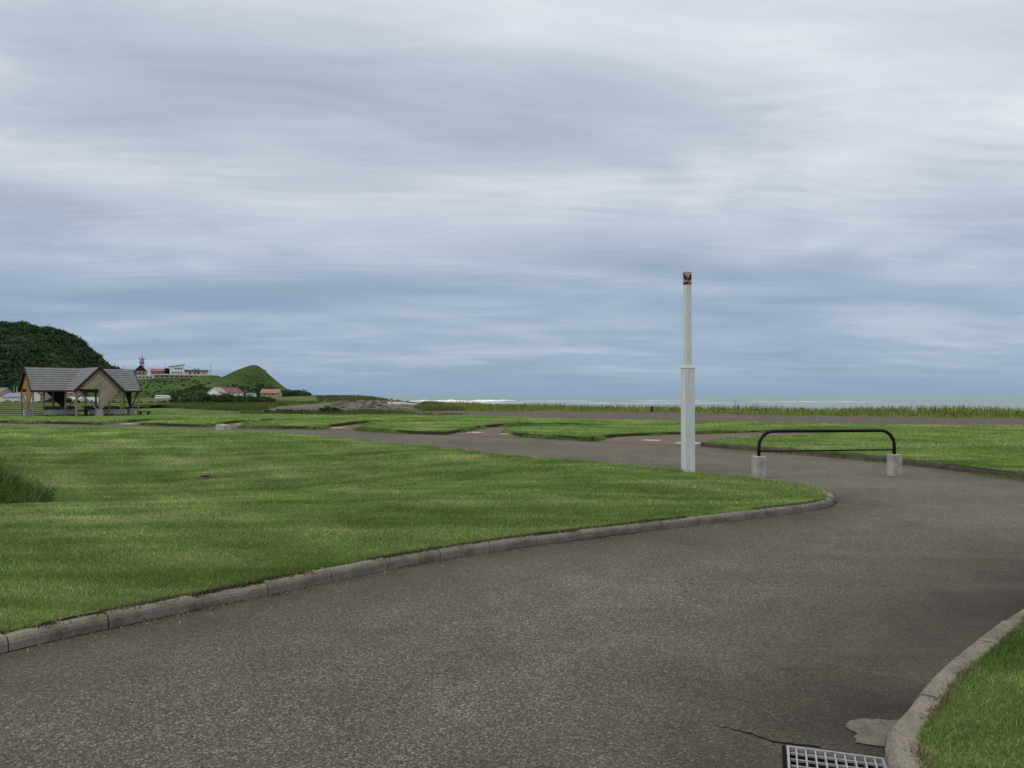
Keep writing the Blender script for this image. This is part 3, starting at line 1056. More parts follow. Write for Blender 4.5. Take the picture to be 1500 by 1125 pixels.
# pale scuffs scraped into the asphalt near the grate
for pts_ in ([(1.27, 3.985), (1.30, 3.94), (1.305, 3.89), (1.325, 3.845)], [(1.545, 3.79), (1.59, 3.815), (1.64, 3.825)], [(-2.35, 4.83), (-2.26, 4.87), (-2.17, 4.88)]):
    m = MB()
    for i, ((xa, ya), (xb, yb)) in enumerate(zip(pts_[:-1], pts_[1:])):
        m.poly([(xa - 0.004, ya, 0.0025), (xb - 0.003, yb - 0.003, 0.0025), (xb + 0.003, yb + 0.003, 0.0025), (xa + 0.004, ya + 0.003, 0.0025)])
    tag(m.build('scuff', 'patch_concrete'), 'pale scuff scraped in the asphalt', None, None, 'structure')

# drain grate
g = empty('drain_grate', (GR_O[0], GR_O[1], 0.0), GA)
tag(g, 'galvanised drain grate sunk in the asphalt beside the kerb', 'drain grate')
m = MB()
for c, d in [((GW / 2, -0.006, -0.008), (GW, 0.010, 0.03)), ((GW / 2, -GL + 0.006, -0.008), (GW, 0.010, 0.03)), ((0.006, -GL / 2, -0.009), (0.010, GL, 0.03)), ((GW - 0.006, -GL / 2, -0.009), (0.010, GL, 0.03))]:
    m.box(c, d)
m.build('frame', 'zinc', g)
for i in range(1, 10):
    MB().box((GW * i / 10, -GL / 2, -0.012), (0.0065, GL - 0.03, 0.034)).build('bearing_bar', 'zinc', g)
for j in range(1, 8):
    MB().box((GW / 2, -GL * j / 8, -0.002), (GW - 0.03, 0.006, 0.010)).build('cross_bar', 'zinc', g)
m = MB()
zb = -0.42
c4 = [(0, 0), (GW, 0), (GW, -GL), (0, -GL)]
for (xa, ya), (xb, yb) in zip(c4, c4[1:] + c4[:1]):
    m.poly([(xa, ya, 0), (xb, yb, 0), (xb, yb, zb), (xa, ya, zb)])
m.poly([(x, y, zb) for x, y in c4[::-1]])
m.build('pit', 'pit_concrete', g)

# ------------------------------------------------------------------ grass blades
def blades(P, Z, H, W, tint, lean=0.5, mixd=False):
    n = len(P)
    a = rng.uniform(0, 2 * math.pi, n)
    ln = rng.uniform(0, lean, n) * H
    la = rng.uniform(0, 2 * math.pi, n)
    dx, dy = np.cos(a) * W / 2, np.sin(a) * W / 2
    v = np.empty((n, 3, 3), np.float32)
    v[:, 0] = np.stack([P[:, 0] - dx, P[:, 1] - dy, Z - 0.01], 1)
    v[:, 1] = np.stack([P[:, 0] + dx, P[:, 1] + dy, Z - 0.01], 1)
    v[:, 2] = np.stack([P[:, 0] + np.cos(la) * ln, P[:, 1] + np.sin(la) * ln, Z + H], 1)
    f = np.arange(n * 3, dtype=np.int32).reshape(n, 3)
    tint = 0.56 + (tint - 0.56) * np.clip(1.25 - np.hypot(P[:, 0], P[:, 1]) / 34, 0.3, 1) if mixd else tint   # distant tufts stand for many blades
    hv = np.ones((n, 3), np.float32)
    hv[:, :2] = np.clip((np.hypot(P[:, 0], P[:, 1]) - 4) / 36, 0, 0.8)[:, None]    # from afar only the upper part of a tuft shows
    return v.reshape(-1, 3), f, np.repeat(tint, 3), hv.ravel()

def scatter(poly, dens, box, cond=None):
    (xa, xb), (ya, yb) = box
    n = int(dens * (xb - xa) * (yb - ya))
    p = np.stack([rng.uniform(xa, xb, n), rng.uniform(ya, yb, n)], 1)
    p = p[(np.abs(p[:, 0]) < 0.66 * p[:, 1] + 1.3)]
    if cond is not None: p = p[cond(p)]
    return p[inside(p, poly)]

def in_ring(r0, r1):
    return lambda p: (np.hypot(p[:, 0], p[:, 1]) >= r0) & (np.hypot(p[:, 0], p[:, 1]) < r1)

VV, FF, TT, HH = [], [], [], []
def add_blades(res):
    b = sum(len(x) for x in VV)
    VV.append(res[0]); FF.append(res[1] + b); TT.append(res[2]); HH.append(res[3])
rings = [(0, 5.5, 12000, 0.017, 0.005), (5.5, 8, 8000, 0.018, 0.0062), (8, 11, 4600, 0.020, 0.0085), (11, 16, 2000, 0.024, 0.013), (16, 24, 640, 0.034, 0.022), (24, 38, 230, 0.036, 0.036), (38, 64, 70, 0.036, 0.07)]
for r0, r1, dn_, h, wd in rings:
    for poly, zf, bx in ((LEFT_IN, z_left, (-24, 5.2)), (np.vstack([RK_IN, [(14, -4), (1.7, -4)]]), z_right, (1.3, 9)), (FAR_LAWN, z_far, (-42, 42))):
        p = scatter(poly, dn_, (bx, (max(1.5, r0 * 0.75), r1)), in_ring(r0, r1))
        if not len(p): continue
        p = p[np.hypot(p[:, 0] + 7.66, p[:, 1] - 19.79) > 0.33]
        n = len(p)
        lush = fbm(p, 0.5, 1.0)
        Hh = h * (0.5 + rng.gamma(4, 0.14, n)) * (0.75 + 0.6 * lush)
        add_blades(blades(p, zf(p), Hh, wd * rng.uniform(0.6, 1.3, n), rng.uniform(0, 1, n), 1.9, True))
# longer unmown fringe along the edges
def fringe(line, off, wdt, dens, h, wd, zf, poly):
    p = np.asarray(line)
    seg = np.linalg.norm(np.diff(p, axis=0), axis=1)
    n = int(seg.sum() * dens)
    i = rng.choice(len(seg), n, p=seg / seg.sum())
    t = rng.uniform(0, 1, n)[:, None]
    q = p[i] * (1 - t) + p[i + 1] * t
    d = (p[i + 1] - p[i]) / (seg[i][:, None] + 1e-9)
    o = off + math.copysign(1, off or 1) * np.abs(rng.normal(0, abs(wdt), n))
    q = q + np.stack([-d[:, 1], d[:, 0]], 1) * o[:, None]
    keep = (q[:, 1] > 1.5) & (np.abs(q[:, 0]) < 0.66 * q[:, 1] + 1.3) & (vnoise(q, 1.6, 3.0) > 0.25)
    q = q[keep]
    n = len(q)
    z = np.maximum(zf(q), 0.02) - 0.02
    r = np.hypot(q[:, 0], q[:, 1])
    add_blades(blades(q, z, h * rng.uniform(0.5, 1.4, n), np.maximum(wd, r * 0.0008) * rng.uniform(0.7, 1.3, n), rng.uniform(0, 0.75, n), 1.1))
fringe(NEAR_KERB, 0.10, 0.05, 700, 0.05, 0.006, z_left, None)
fringe(FAR_SIDE[:40], 0.0, 0.15, 420, 0.07, 0.01, z_left, None)
fringe(RIGHT_KERB, -0.14, 0.05, 420, 0.05, 0.006, z_right, None)
fringe(FRONT, 0.02, 0.10, 300, 0.085, 0.02, z_far, None)
def weeds(line, off, wdt, dens, h, wd, thr, zl, tl):
    p = np.asarray(line)
    seg = np.linalg.norm(np.diff(p, axis=0), axis=1)
    n = int(seg.sum() * dens)
    i = rng.choice(len(seg), n, p=seg / seg.sum())
    t = rng.uniform(0, 1, n)[:, None]
    q = p[i] * (1 - t) + p[i + 1] * t
    d = (p[i + 1] - p[i]) / (seg[i][:, None] + 1e-9)
    q = q + np.stack([-d[:, 1], d[:, 0]], 1) * (off + rng.normal(0, wdt, n))[:, None]
    q = q[(q[:, 1] > 2) & (np.abs(q[:, 0]) < 0.66 * q[:, 1] + 1.3) & (fbm(q, 0.55, 7.0) > thr)]
    n = len(q)
    r = np.hypot(q[:, 0], q[:, 1])
    g = np.clip((fbm(q, 0.55, 7.0) - thr) * 6, 0.15, 1)
    add_blades(blades(q, np.full(n, zl), h * g * rng.uniform(0.4, 1.3, n), np.maximum(wd, r * 0.0009) * rng.uniform(0.7, 1.4, n), rng.uniform(*tl, n), 0.9))
kf = FRONT[:, 0].searchsorted(1e9) - int(np.sum((FRONT[:, 0] > 6.2) & (FRONT[:, 1] < 24.1)))
weeds(FRONT[:kf], -0.05, 0.09, 420, 0.16, 0.02, 0.40, 0.0, (0, 0.5))
weeds(FRONT[kf:], -0.17, 0.03, 120, 0.07, 0.012, 0.50, 0.0, (0, 0.5))
weeds(NEAR_KERB, 0.11, 0.025, 900, 0.055, 0.005, 0.45, 0.085, (0.1, 1.0))
weeds(FAR_SIDE[:60], -0.05, 0.08, 300, 0.09, 0.01, 0.42, 0.0, (0, 0.6))
weeds(RIGHT_KERB, -0.14, 0.02, 700, 0.045, 0.005, 0.45, 0.06, (0.1, 1.0))
# thicker, longer tuft of grass round the post and at the tip of the lawn
for cx, cy, r_, n_, h_ in [(3.58, 15.95, 0.28, 900, 0.12), (4.55, 12.3, 0.30, 900, 0.075), (4.6, 14.2, 0.25, 350, 0.09)]:
    q = np.stack([rng.normal(cx, r_, n_), rng.normal(cy, r_, n_)], 1)
    q = q[inside(q, LEFT_IN)]
    add_blades(blades(q, z_left(q), h_ * rng.uniform(0.4, 1.3, len(q)), np.full(len(q), 0.012), rng.uniform(0, 0.7, len(q)), 0.8))
q = np.vstack(VV); print('lawn blades', len(q) // 3)
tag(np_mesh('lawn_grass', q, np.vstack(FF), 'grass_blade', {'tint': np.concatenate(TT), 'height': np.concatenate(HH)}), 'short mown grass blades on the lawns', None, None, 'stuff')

# dead clippings, thatch and soil where the turf meets the kerbs
sets_d = []
for line, off, sd_, dn_, zl, thr, tl in ((NEAR_KERB, 0.100, 0.030, 1900, 0.088, 0.36, (0.0, 0.85)), (RIGHT_KERB, -0.128, 0.014, 800, 0.062, 0.46, (0.5, 1.0)), (NEAR_KERB, -0.03, 0.03, 90, 0.002, 0.5, (0.2, 1.0))):
    p = np.asarray(line)
    seg = np.linalg.norm(np.diff(p, axis=0), axis=1)
    n = int(seg.sum() * dn_)
    i = rng.choice(len(seg), n, p=seg / seg.sum())
    t = rng.uniform(0, 1, n)[:, None]
    q = p[i] * (1 - t) + p[i + 1] * t
    d = (p[i + 1] - p[i]) / (seg[i][:, None] + 1e-9)
    q = q + np.stack([-d[:, 1], d[:, 0]], 1) * (off + rng.normal(0, sd_, n))[:, None]
    q = q[(q[:, 1] > 2) & (fbm(q, 1.3, 17.0) > thr)]
    n = len(q)
    sets_d.append(blades(q, np.full(n, zl + 0.008), rng.uniform(0.006, 0.026, n), rng.uniform(0.004, 0.012, n), rng.uniform(*tl, n), 2.6))
V, Fc, T, b0 = [], [], [], 0
for r_ in sets_d:
    V.append(r_[0]); Fc.append(r_[1] + b0); T.append(r_[2]); b0 += len(r_[0])
tag(np_mesh('dead_grass', np.vstack(V), np.vstack(Fc), 'dead_blade', {'tint': np.concatenate(T)}), 'dead clippings and soil where the turf meets the kerbs', None, None, 'stuff')

# tall grass on the sea bank
def blade_stuff(name, sets, mat, label):
    V, Fc, T, Hx, b = [], [], [], [], 0
    for s in sets:
        V.append(s[0]); Fc.append(s[1] + b); T.append(s[2]); Hx.append(s[3]); b += len(s[0])
    return tag(np_mesh(name, np.vstack(V), np.vstack(Fc), mat, {'tint': np.concatenate(T), 'height': np.concatenate(Hx)}), label, None, None, 'stuff')

bank = np.array([(90, 34), (34, 53.2), (23, 61.6), (13, 71.5), (6.7, 76), (0, 79), (-7, 84), (-11, 98), (-13, 128), (-7, 122), (-2, 112), (6, 99), (15, 88.5), (25, 78.5), (40, 69), (60, 60), (110, 42)])
n = 90000
p = np.stack([rng.uniform(-14, 90, n), rng.uniform(34, 128, n)], 1)
p = p[inside(p, bank) & (np.abs(p[:, 0]) < 0.72 * p[:, 1])]
lump = fbm(p, 0.16, 6.0)
fine = fbm(p, 0.7, 9.0)
p = p[rng.uniform(0, 1, len(p)) < 0.35 + lump]
lump = fbm(p, 0.16, 6.0)
z = z_ground(p)
Hh = (0.08 + 0.78 * lump ** 1.3) * rng.uniform(0.4, 1.25, len(p)) + 0.35 * (rng.uniform(0, 1, len(p)) > 0.992)
tint = np.clip(rng.normal(0.25 + 0.6 * fbm(p, 0.09, 2.0), 0.2, len(p)), 0, 1)
s1 = blades(p, z, Hh, rng.uniform(0.05, 0.13, len(p)), tint, 1.3)
blade_stuff('bank_grass', [s1], 'bank_grass', 'tall rough grass on the bank before the sea')

# rough grass and reeds between the far lawn and the stony shore
sets = []
zones = [(np.array([(-24, 64.5), (-16.3, 60), (-9, 58.3), (-3, 57), (-8, 66), (-13, 74), (-14.5, 72), (-17, 67.5), (-21, 66.8)]), 60, 0.42, 0.05),
         (np.array([(-30, 80), (-26, 82), (-35, 118), (-42, 175), (-60, 175), (-58, 118)]), 9, 0.5, 0.10),
         (np.array([(-12, 76), (-9, 80), (-12, 96), (-14, 126), (-11, 130), (-9, 100), (-5, 84)]), 40, 0.4, 0.07),
         (np.array([(-69, 123), (-52, 109), (-31, 82), (-58, 120), (-72, 134), (-112, 138), (-112, 127)]), 25, 0.45, 0.09),
         (np.array([(-34, 172), (-44, 178), (-90, 360), (-84, 362), (-45, 258), (-29, 195)]), 2.0, 0.7, 0.25)]
for poly, dn_, h, wd in zones:
    lo, hi = poly.min(0), poly.max(0)
    n = int((hi - lo).prod() * dn_)
    p = np.stack([rng.uniform(lo[0], hi[0], n), rng.uniform(lo[1], hi[1], n)], 1)
    p = p[inside(p, poly)]
    l2 = fbm(p, 0.3, 4.0)
    p = p[l2 > 0.36]
    l2 = fbm(p, 0.3, 4.0)
    tint = np.clip(rng.normal(0.1 + 0.9 * fbm(p, 0.07, 12.0), 0.15, len(p)), 0, 1)
    sets.append(blades(p, z_ground(p), h * (0.4 + 1.1 * l2) * rng.uniform(0.5, 1.2, len(p)), wd * rng.uniform(0.6, 1.3, len(p)), tint, 0.5))
blade_stuff('rough_grass', sets, 'wild_grass', 'uneven rough grass between the lawn and the stony shore')

# two dark seed stalks above the bank grass
def stalk(x, y, h, label):
    m = MB()
    z = float(z_ground(np.array([(x, y)]))[0])
    m.tube([(x, y, z), (x + 0.02, y, z + h * 0.6), (x - 0.02, y, z + h)], [0.02, 0.018, 0.008], 6)
    o = m.build('dock_plant', 'bark')
    s = MB()
    r = random.Random(int(x * 100))
    for i in range(30):
        a = r.uniform(0, 6.28); zz = z + h * r.uniform(0.5, 1.0); q = 0.05 * r.uniform(0.5, 1.6)
        c = Vector((x + q * math.cos(a), y + q * math.sin(a), zz))
        s.poly([c + Vector((r.uniform(-.05, .05), r.uniform(-.05, .05), r.uniform(-.05, .05))) for _ in range(3)])
    s.build('seed_head', 'dark_wood', o)
    tag(o, label, 'plant', 'dark seed stalks above the bank grass')
stalk(18.6, 65.5, 1.12, 'taller dark seed stalk rising above the bank grass')
stalk(18.95, 65.8, 0.95, 'shorter dark seed stalk right of the taller one')

# ------------------------------------------------------------------ leaf clumps for trees, bushes and hill cover
def leaf_clumps(C, rad, n, size, flat_=1.0):
    """n triangles round each centre; C (m,3), rad (m,)"""
    m = len(C)
    d = rng.normal(size=(m, n, 3))
    d /= np.linalg.norm(d, axis=2)[..., None]
    d[..., 2] = np.abs(d[..., 2]) * 1.0 - 0.25 * (rng.uniform(0, 1, (m, n)) < 0.3)
    rr = rad[:, None] * rng.uniform(0.55, 1.05, (m, n))
    ctr = C[:, None] + d * rr[..., None] * np.array([1, 1, flat_])
    tri = rng.normal(size=(m, n, 3, 3)) * size
    v = (ctr[:, :, None] + tri).reshape(-1, 3)
    f = np.arange(len(v)).reshape(-1, 3)
    tint = np.clip(np.repeat(rng.uniform(0.1, 0.8, m), n) + rng.normal(0, 0.2, m * n), 0, 1)
    return v, f, np.repeat(tint, 3)

# tussock of weeds at the left edge of the frame
tus = empty('weed_clump', (-11.0, 16.0, float(z_left(np.array([(-11.0, 16.0)]))[0])))
tag(tus, 'overgrown clump of tall weeds and grass in the lawn hollow', 'plant')
def local_blades(name, n, r, h, wd, mat, lean, zc=0.0, tl=(0, 1)):
    a = rng.uniform(0, 6.283, n); q = r * np.sqrt(rng.uniform(0, 1, n))
    P = np.stack([q * np.cos(a), q * np.sin(a) * 0.8], 1)
    Hn = h * rng.uniform(0.35, 1.15, n) * (1.12 - 0.88 * (q / r)) * (0.55 + 0.9 * vnoise(P, 4.0, 2.0))
    v, f, t, hh = blades(P, np.full(n, zc), Hn, wd * rng.uniform(0.6, 1.4, n), rng.uniform(*tl, n), lean)
    np_mesh(name, v, f, mat, {'tint': t, 'height': hh}, parent=tus)
local_blades('grass', 6500, 1.45, 1.5, 0.018, 'weed_grass', 1.1, -0.05, (0, 0.95))
local_blades('seed_stalks', 120, 1.5, 1.9, 0.010, 'straw', 0.7, -0.05)
c = np.stack([rng.normal(0.0, 0.55, 300), rng.normal(-0.1, 0.42, 300), rng.uniform(0.02, 0.90, 300)], 1)
c[:, 2] *= np.clip(1.15 - np.abs(c[:, 0]) * 0.75, 0.2, 1)
v, f, t = leaf_clumps(c, np.full(300, 0.15), 30, 0.026)
np_mesh('leaves', v, f, 'weed_leaf', {'tint': t}, parent=tus)

# ------------------------------------------------------------------ white post
PX, PY = 3.60, 16.05
pz = float(z_left(np.array([(PX, PY)]))[0]) - 0.05
po = empty('steel_post', (PX, PY, 0.0), R(9))
po.rotation_euler = (0, R(-0.25), R(9))
tag(po, 'tall white square steel post with rusted top on the lawn tip', 'post')
MB().box((0, 0, (2.155 + pz) / 2), (0.222, 0.222, 2.155 - pz), 0, 0.012).build('lower_casing', 'post_paint', po)
MB().box((0, 0, 2.161), (0.234, 0.234, 0.016), 0, 0.004).build('collar', 'post_paint', po)
MB().box((0, 0, (2.169 + 3.86) / 2), (0.130, 0.130, 3.86 - 2.169), 0, 0.010).build('upper_shaft', 'post_paint', po)
MB().box((0, 0, 3.99), (0.134, 0.134, 0.26), 0, 0.006).build('rusted_cap', 'rust', po)["label"] = 'rusted top with peeling paint'
MB().box((0.118, 0.03, 0.62), (0.012, 0.10, 0.62), 0, 0.003).build('access_panel', 'post_paint', po)

# ------------------------------------------------------------------ arch barrier
b1 = Vector((4.78, 15.2, 0)); b2 = Vector((7.62, 15.65, 0))
ax_ = (b2 - b1); Lb = ax_.length
br = empty('arch_barrier', (b1.x, b1.y, 0), math.atan2(ax_.y, ax_.x))
tag(br, 'black tube arch barrier on two concrete footings across the path', 'barrier')
zt = 0.90; rad_ = 0.30; zf0 = 0.42
path = [(0, 0, zf0 - 0.1), (0, 0, zt - rad_)]
for i in range(1, 9):
    a = math.pi / 2 * i / 8
    path.append((rad_ * (1 - math.cos(a)), 0, zt - rad_ + rad_ * math.sin(a)))
for i in range(8, -1, -1):
    a = math.pi / 2 * i / 8
    path.append((Lb - rad_ * (1 - math.cos(a)), 0, zt - rad_ + rad_ * math.sin(a)))
path.append((Lb, 0, zf0 - 0.1))
MB().tube(path, 0.032, 16).build('hoop', 'black_iron', br, True)
MB().tube([(0.03, 0, 0.515), (Lb - 0.03, 0, 0.515)], 0.0145, 12).build('crossbar', 'black_iron', br, True)
for x in (0, Lb):
    MB().box((x, 0, 0.21), (0.205, 0.205, 0.425), R(5), 0.008).build('concrete_footing', 'block_concrete', br)

# ------------------------------------------------------------------ small things on the lawn
bk = MB()
bk.hexa([(-0.27, -0.2, 0), (0.28, -0.2, 0), (0.29, 0.2, 0), (-0.27, 0.2, 0)], [(-0.25, -0.18, 0.25), (0.27, -0.17, 0.23), (0.27, 0.18, 0.24), (-0.25, 0.18, 0.26)])
o = bk.build('concrete_block', 'slab_concrete', loc=(-13.25, 36.0, 0.0), rz=R(-28))
tag(o, 'low pale concrete block at the path edge on the left', 'concrete block')
def slab(x, y, sx, sy, rz, label):
    o = MB().box((0, 0, 0.005), (sx * 0.85, sy * 0.7, 0.05), 0, 0.008).build('concrete_slab', 'slab_concrete', loc=(x, y, 0), rz=R(rz))
    tag(o, label, 'slab', 'pale slabs at the pitch entrances')
slab(4.9, 27.55, 0.72, 0.7, -30, 'pale slab left of the white post at the pitch entrance')
slab(5.85, 26.0, 0.88, 1.0, -30, 'pale slab right of the white post on the brown pitch')
slab(-1.55, 33.4, 0.75, 0.8, -35, 'pale slab at the left of the middle pitch entrance')
slab(-0.22, 32.1, 0.55, 0.7, -35, 'pale slab at the right of the middle pitch entrance')
slab(-8.55, 38.4, 0.75, 1.0, -35, 'larger pale slab at the left side of the third pitch entrance')
slab(-6.9, 37.4, 0.45, 0.8, -35, 'narrow pale slab at the right side of the third pitch entrance')
slab(-14.7, 43.0, 0.9, 1.0, -25, 'broad pale slab on the pitch behind the concrete block')
slab(-21.2, 43.4, 0.9, 0.9, -20, 'pale slab on the pitch nearest the shelter')

zi = float(z_left(np.array([(-7.66, 19.79)]))[0])
inl = empty('drain_inlet', (-7.66, 19.79, zi))
inl.location.z -= 0.025
inl.rotation_euler = (R(2), 0, 0)
tag(inl, 'small sunken drain inlet in the lawn hollow with worn rim', 'drain')
k = 20
m = MB()
for i in range(k):
    a, b_ = 2 * math.pi * i / k, 2 * math.pi * (i + 1) / k
    for r0, r1, z0, z1 in ((0.20, 0.26, 0.05, 0.05), (0.20, 0.20, -0.12, 0.05), (0.26, 0.30, 0.05, -0.05)):
        m.poly([(r0 * math.cos(a), r0 * math.sin(a), z0), (r1 * math.cos(a), r1 * math.sin(a), z1), (r1 * math.cos(b_), r1 * math.sin(b_), z1), (r0 * math.cos(b_), r0 * math.sin(b_), z0)])
m.build('rim', 'kerb_old', inl)
MB().poly([(0.2 * math.cos(2 * math.pi * i / k), 0.2 * math.sin(2 * math.pi * i / k), 0.03) for i in range(k)]).build('opening', 'crack', inl)

tag(MB().tube([(-33.9, 55.0 - 4.5, 0.0), (-33.9, 50.5, 0.75)], 0.05, 8).build('marker_stake', 'white_stake'), 'thin pale stake on the path edge before the shelter', 'stake')
tag(MB().tube([(12.9, 72.4, 0.0), (12.9, 72.4, 0.55), (12.9, 72.4, 0.6)], [0.13, 0.13, 0.09], 8).build('marker_post', 'dark_wood'), 'short dark post at the edge of the bank grass', 'post')

# loose grit and leaves along the kerb
def litter(name, mat, n, line, spread, size, label):
    p = np.asarray(line)
    i = rng.integers(0, len(p), n)
    q = p[i] + rng.normal(0, 1, (n, 2)) * spread
    q = q[(q[:, 1] > 2)]
    V, Fc = [], []
    for x, y in q:
        s = size * random.uniform(0.5, 1.5)
        b = len(V)
        a0 = random.uniform(0, 6.28)
        for j in range(3):
            a = a0 + j * 2.1
            V.append((x + s * math.cos(a), y + s * math.sin(a) * random.uniform(0.6, 1), 0.002))
        V.append((x, y, s * random.uniform(0.5, 1.0)))
        Fc += [(b, b + 1, b + 3), (b + 1, b + 2, b + 3), (b + 2, b, b + 3)]
    tag(np_mesh(name, np.array(V), np.array(Fc), mat), label, None, None, 'stuff')
lk = offset_line(NEAR_KERB, -0.22)
litter('grit', 'grit', 320, lk, 0.16, 0.006, 'loose pale grit on the asphalt by the kerb')
litter('leaf_litter', 'dead_leaf', 700, offset_line(NEAR_KERB, 0.135), 0.03, 0.016, 'dry leaf scraps caught along the kerb')
bpy.data.objects['leaf_litter'].location.z = 0.094
litter('leaf_litter', 'dead_leaf', 90, offset_line(NEAR_KERB[40:80], -0.08), 0.09, 0.012, 'dry leaf scraps lying on the asphalt by the kerb')

# ------------------------------------------------------------------ shelter
sh = empty('picnic_shelter', (-31.8, 57.96, 0.0), R(45.4))
tag(sh, 'open cross gabled picnic shelter with grey roof and timber gables', 'shelter')
A, LX, LY, E, RD = 1.46, 3.5, 3.83, 2.03, 3.52
ZB = -0.12
def rot90(p, k):
    x, y, z = p
    for _ in range(k % 4): x, y = -y, x
    return (x, y, z)
def roof_slope(k, Larm, mirror):
    """one shingled slope of the arm that points along +x rotated k times 90 degrees"""
    m = MB()
    ov_e, ov_g = 0.16, 0.16
    s = -1 if mirror else 1
    drop = (RD - E) / A
    ncr = 10
    for i in range(ncr):
        t0, t1 = i / ncr, (i + 1) / ncr
        y0, y1 = (A + ov_e) * t0, (A + ov_e) * t1
        z0, z1 = RD - drop * y0, RD - drop * y1
        off = 0.035
        a = (y0, y0 * s, z0 + 0.07); b = (Larm + ov_g, y0 * s, z0 + 0.07)
        c = (Larm + ov_g, y1 * s, z1 + 0.07 + off); d = (y1, y1 * s, z1 + 0.07 + off)
        quad = [a, b, c, d]
        lip = [d, c, (c[0], c[1], z1 + 0.068), (d[0], d[1], z1 + 0.068)]
        for q in (quad, lip):
            q = [rot90(p, k) for p in q]
            m.poly(q if mirror else q)
    # underside
    und = [(0, 0, RD), (Larm + ov_g, 0, RD), (Larm + ov_g, (A + ov_e) * s, RD - drop * (A + ov_e)), (A + ov_e, (A + ov_e) * s, RD - drop * (A + ov_e))]
    m2 = [rot90(p, k) for p in und]
    return m, m2
ru = MB()
for k, La in ((0, LX), (1, LY), (2, LX), (3, LY)):
    for mir in (False, True):
        m, u = roof_slope(k, La, mir)
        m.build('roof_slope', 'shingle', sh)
        ru.poly(u)
ru.build('ceiling', 'dark_wood', sh)
# fascias
fa = MB()
drop = (RD - E) / A
for k, La in ((0, LX), (1, LY), (2, LX), (3, LY)):
    for s in (1, -1):
        ye = (A + 0.16) * s
        ze = RD - drop * (A + 0.16)
        fa.bar(rot90((La + 0.18, 0, RD + 0.02), k), rot90((La + 0.18, ye, ze + 0.02), k), 0.05, 0.16)
        fa.bar(rot90((A + 0.16, ye, ze + 0.03), k), rot90((La + 0.2, ye, ze + 0.03), k), 0.05, 0.13)
fa.build('fascia', 'fascia', sh)
# gables: the filled half turns round the plan
for k, La, mat in ((0, LX, 'boards_dark'), (1, LY, 'boards_dark'), (2, LX, 'boards_orange'), (3, LY, 'boards_grey')):
    ang = k * math.pi / 2
    gb = empty('gable', (La * math.cos(ang), La * math.sin(ang), 0), ang + math.pi / 2)
    gb.parent = sh
    # local: x along the gable, y inwards (+y is towards the middle)
    th = 0.05
    def prism(pts, y0, y1, nm, mt):
        n = len(pts)
        m = MB()
        m.poly([(x, y0, z) for x, z in pts]).poly([(x, y1, z) for x, z in pts[::-1]])
        for (xa, za), (xb, zb) in zip(pts, pts[1:] + pts[:1]):
            m.poly([(xa, y0, za), (xa, y1, za), (xb, y1, zb), (xb, y0, zb)])
        return m.build(nm, mt, gb)
    # seen from outside the filled lower half is on the right hand side
    sg = 1
    prism([(-A, E), (A, E), (0, RD - 0.02)], -th / 2, th / 2, 'gable_panel', mat)
    prism([(0.0, E - 0.003), (0.0, 0.58), (0.14, 0.58), (A * sg, E - 0.003)], -th / 2, th / 2, 'lower_panel', mat)
    MB().bar((-A, 0, E - 0.02), (-0.1, 0, 0.58), 0.07, 0.10).build('brace', 'post_wood', gb)
    MB().box((0, 0, (0.58 + ZB) / 2), (0.42, 0.42, 0.58 - ZB), 0, 0.02).build('concrete_pier', 'block_concrete', gb)
    MB().box((0, -0.035, (E + 0.58) / 2), (0.07, 0.03, E - 0.6)).build('centre_batten', 'post_wood', gb)
for x, y in [(LX, A), (LX, -A), (-LX, A), (-LX, -A), (A, LY), (-A, LY), (A, -LY), (-A, -LY), (A, A), (A, -A), (-A, A), (-A, -A)]:
    MB().box((x, y, (E + ZB) / 2), (0.11, 0.11, E - ZB - 0.02), 0, 0.01).build('post', 'post_wood', sh)
bm_ = MB()
for s in (1, -1):
    bm_.box((0, s * A, E - 0.07), (2 * LX, 0.08, 0.15)).box((s * A, 0, E - 0.071), (0.08, 2 * LY, 0.146))
bm_.build('beam', 'post_wood', sh)
MB().box((0, 0, -0.03), (2 * LX + 0.5, 2 * A + 0.4, 0.10)).build('floor_slab', 'kerb_old', sh)

def bench(x0, x1, y, z, dp, mat, name, label, cat, fas=0.28):
    o = empty(name, (-31.8, 57.96, 0.0), R(45.4))
    m = MB()
    m.box(((x0 + x1) / 2, y, z - 0.03), (x1 - x0, dp, 0.06))
    m.build('seat' if cat == 'bench' else 'tabletop', mat, o)
    m = MB()
    m.box(((x0 + x1) / 2, y - dp / 2 + 0.02, z - 0.06 - fas / 2), (x1 - x0 - 0.01, 0.04, fas - 0.003))
    m.build('front_board', mat, o)
    for x in (x0 + 0.25, (x0 + x1) / 2, x1 - 0.25):
        MB().box((x, y + 0.02, (z - 0.06 + 0.02) / 2), (0.12, dp * 0.6, z - 0.085)).build('leg', 'dark_wood', o)
    tag(o, label, cat, 'seating inside the shelter')
bench(-2.75, -0.55, -0.95, 0.56, 0.5, 'bench_grey', 'bench', 'grey plank bench under the left half of the shelter roof', 'bench')
bench(0.15, 2.75, -0.95, 0.56, 0.5, 'bench_grey', 'bench', 'grey plank bench under the right half of the shelter roof', 'bench')
bench(-2.5, -0.5, 0.1, 0.80, 0.7, 'table_brown', 'table', 'brown wooden table behind the left bench in the shelter', 'table', 0.16)
bench(0.1, 2.4, 0.1, 0.80, 0.7, 'table_brown', 'table', 'brown wooden table behind the right bench in the shelter', 'table', 0.16)

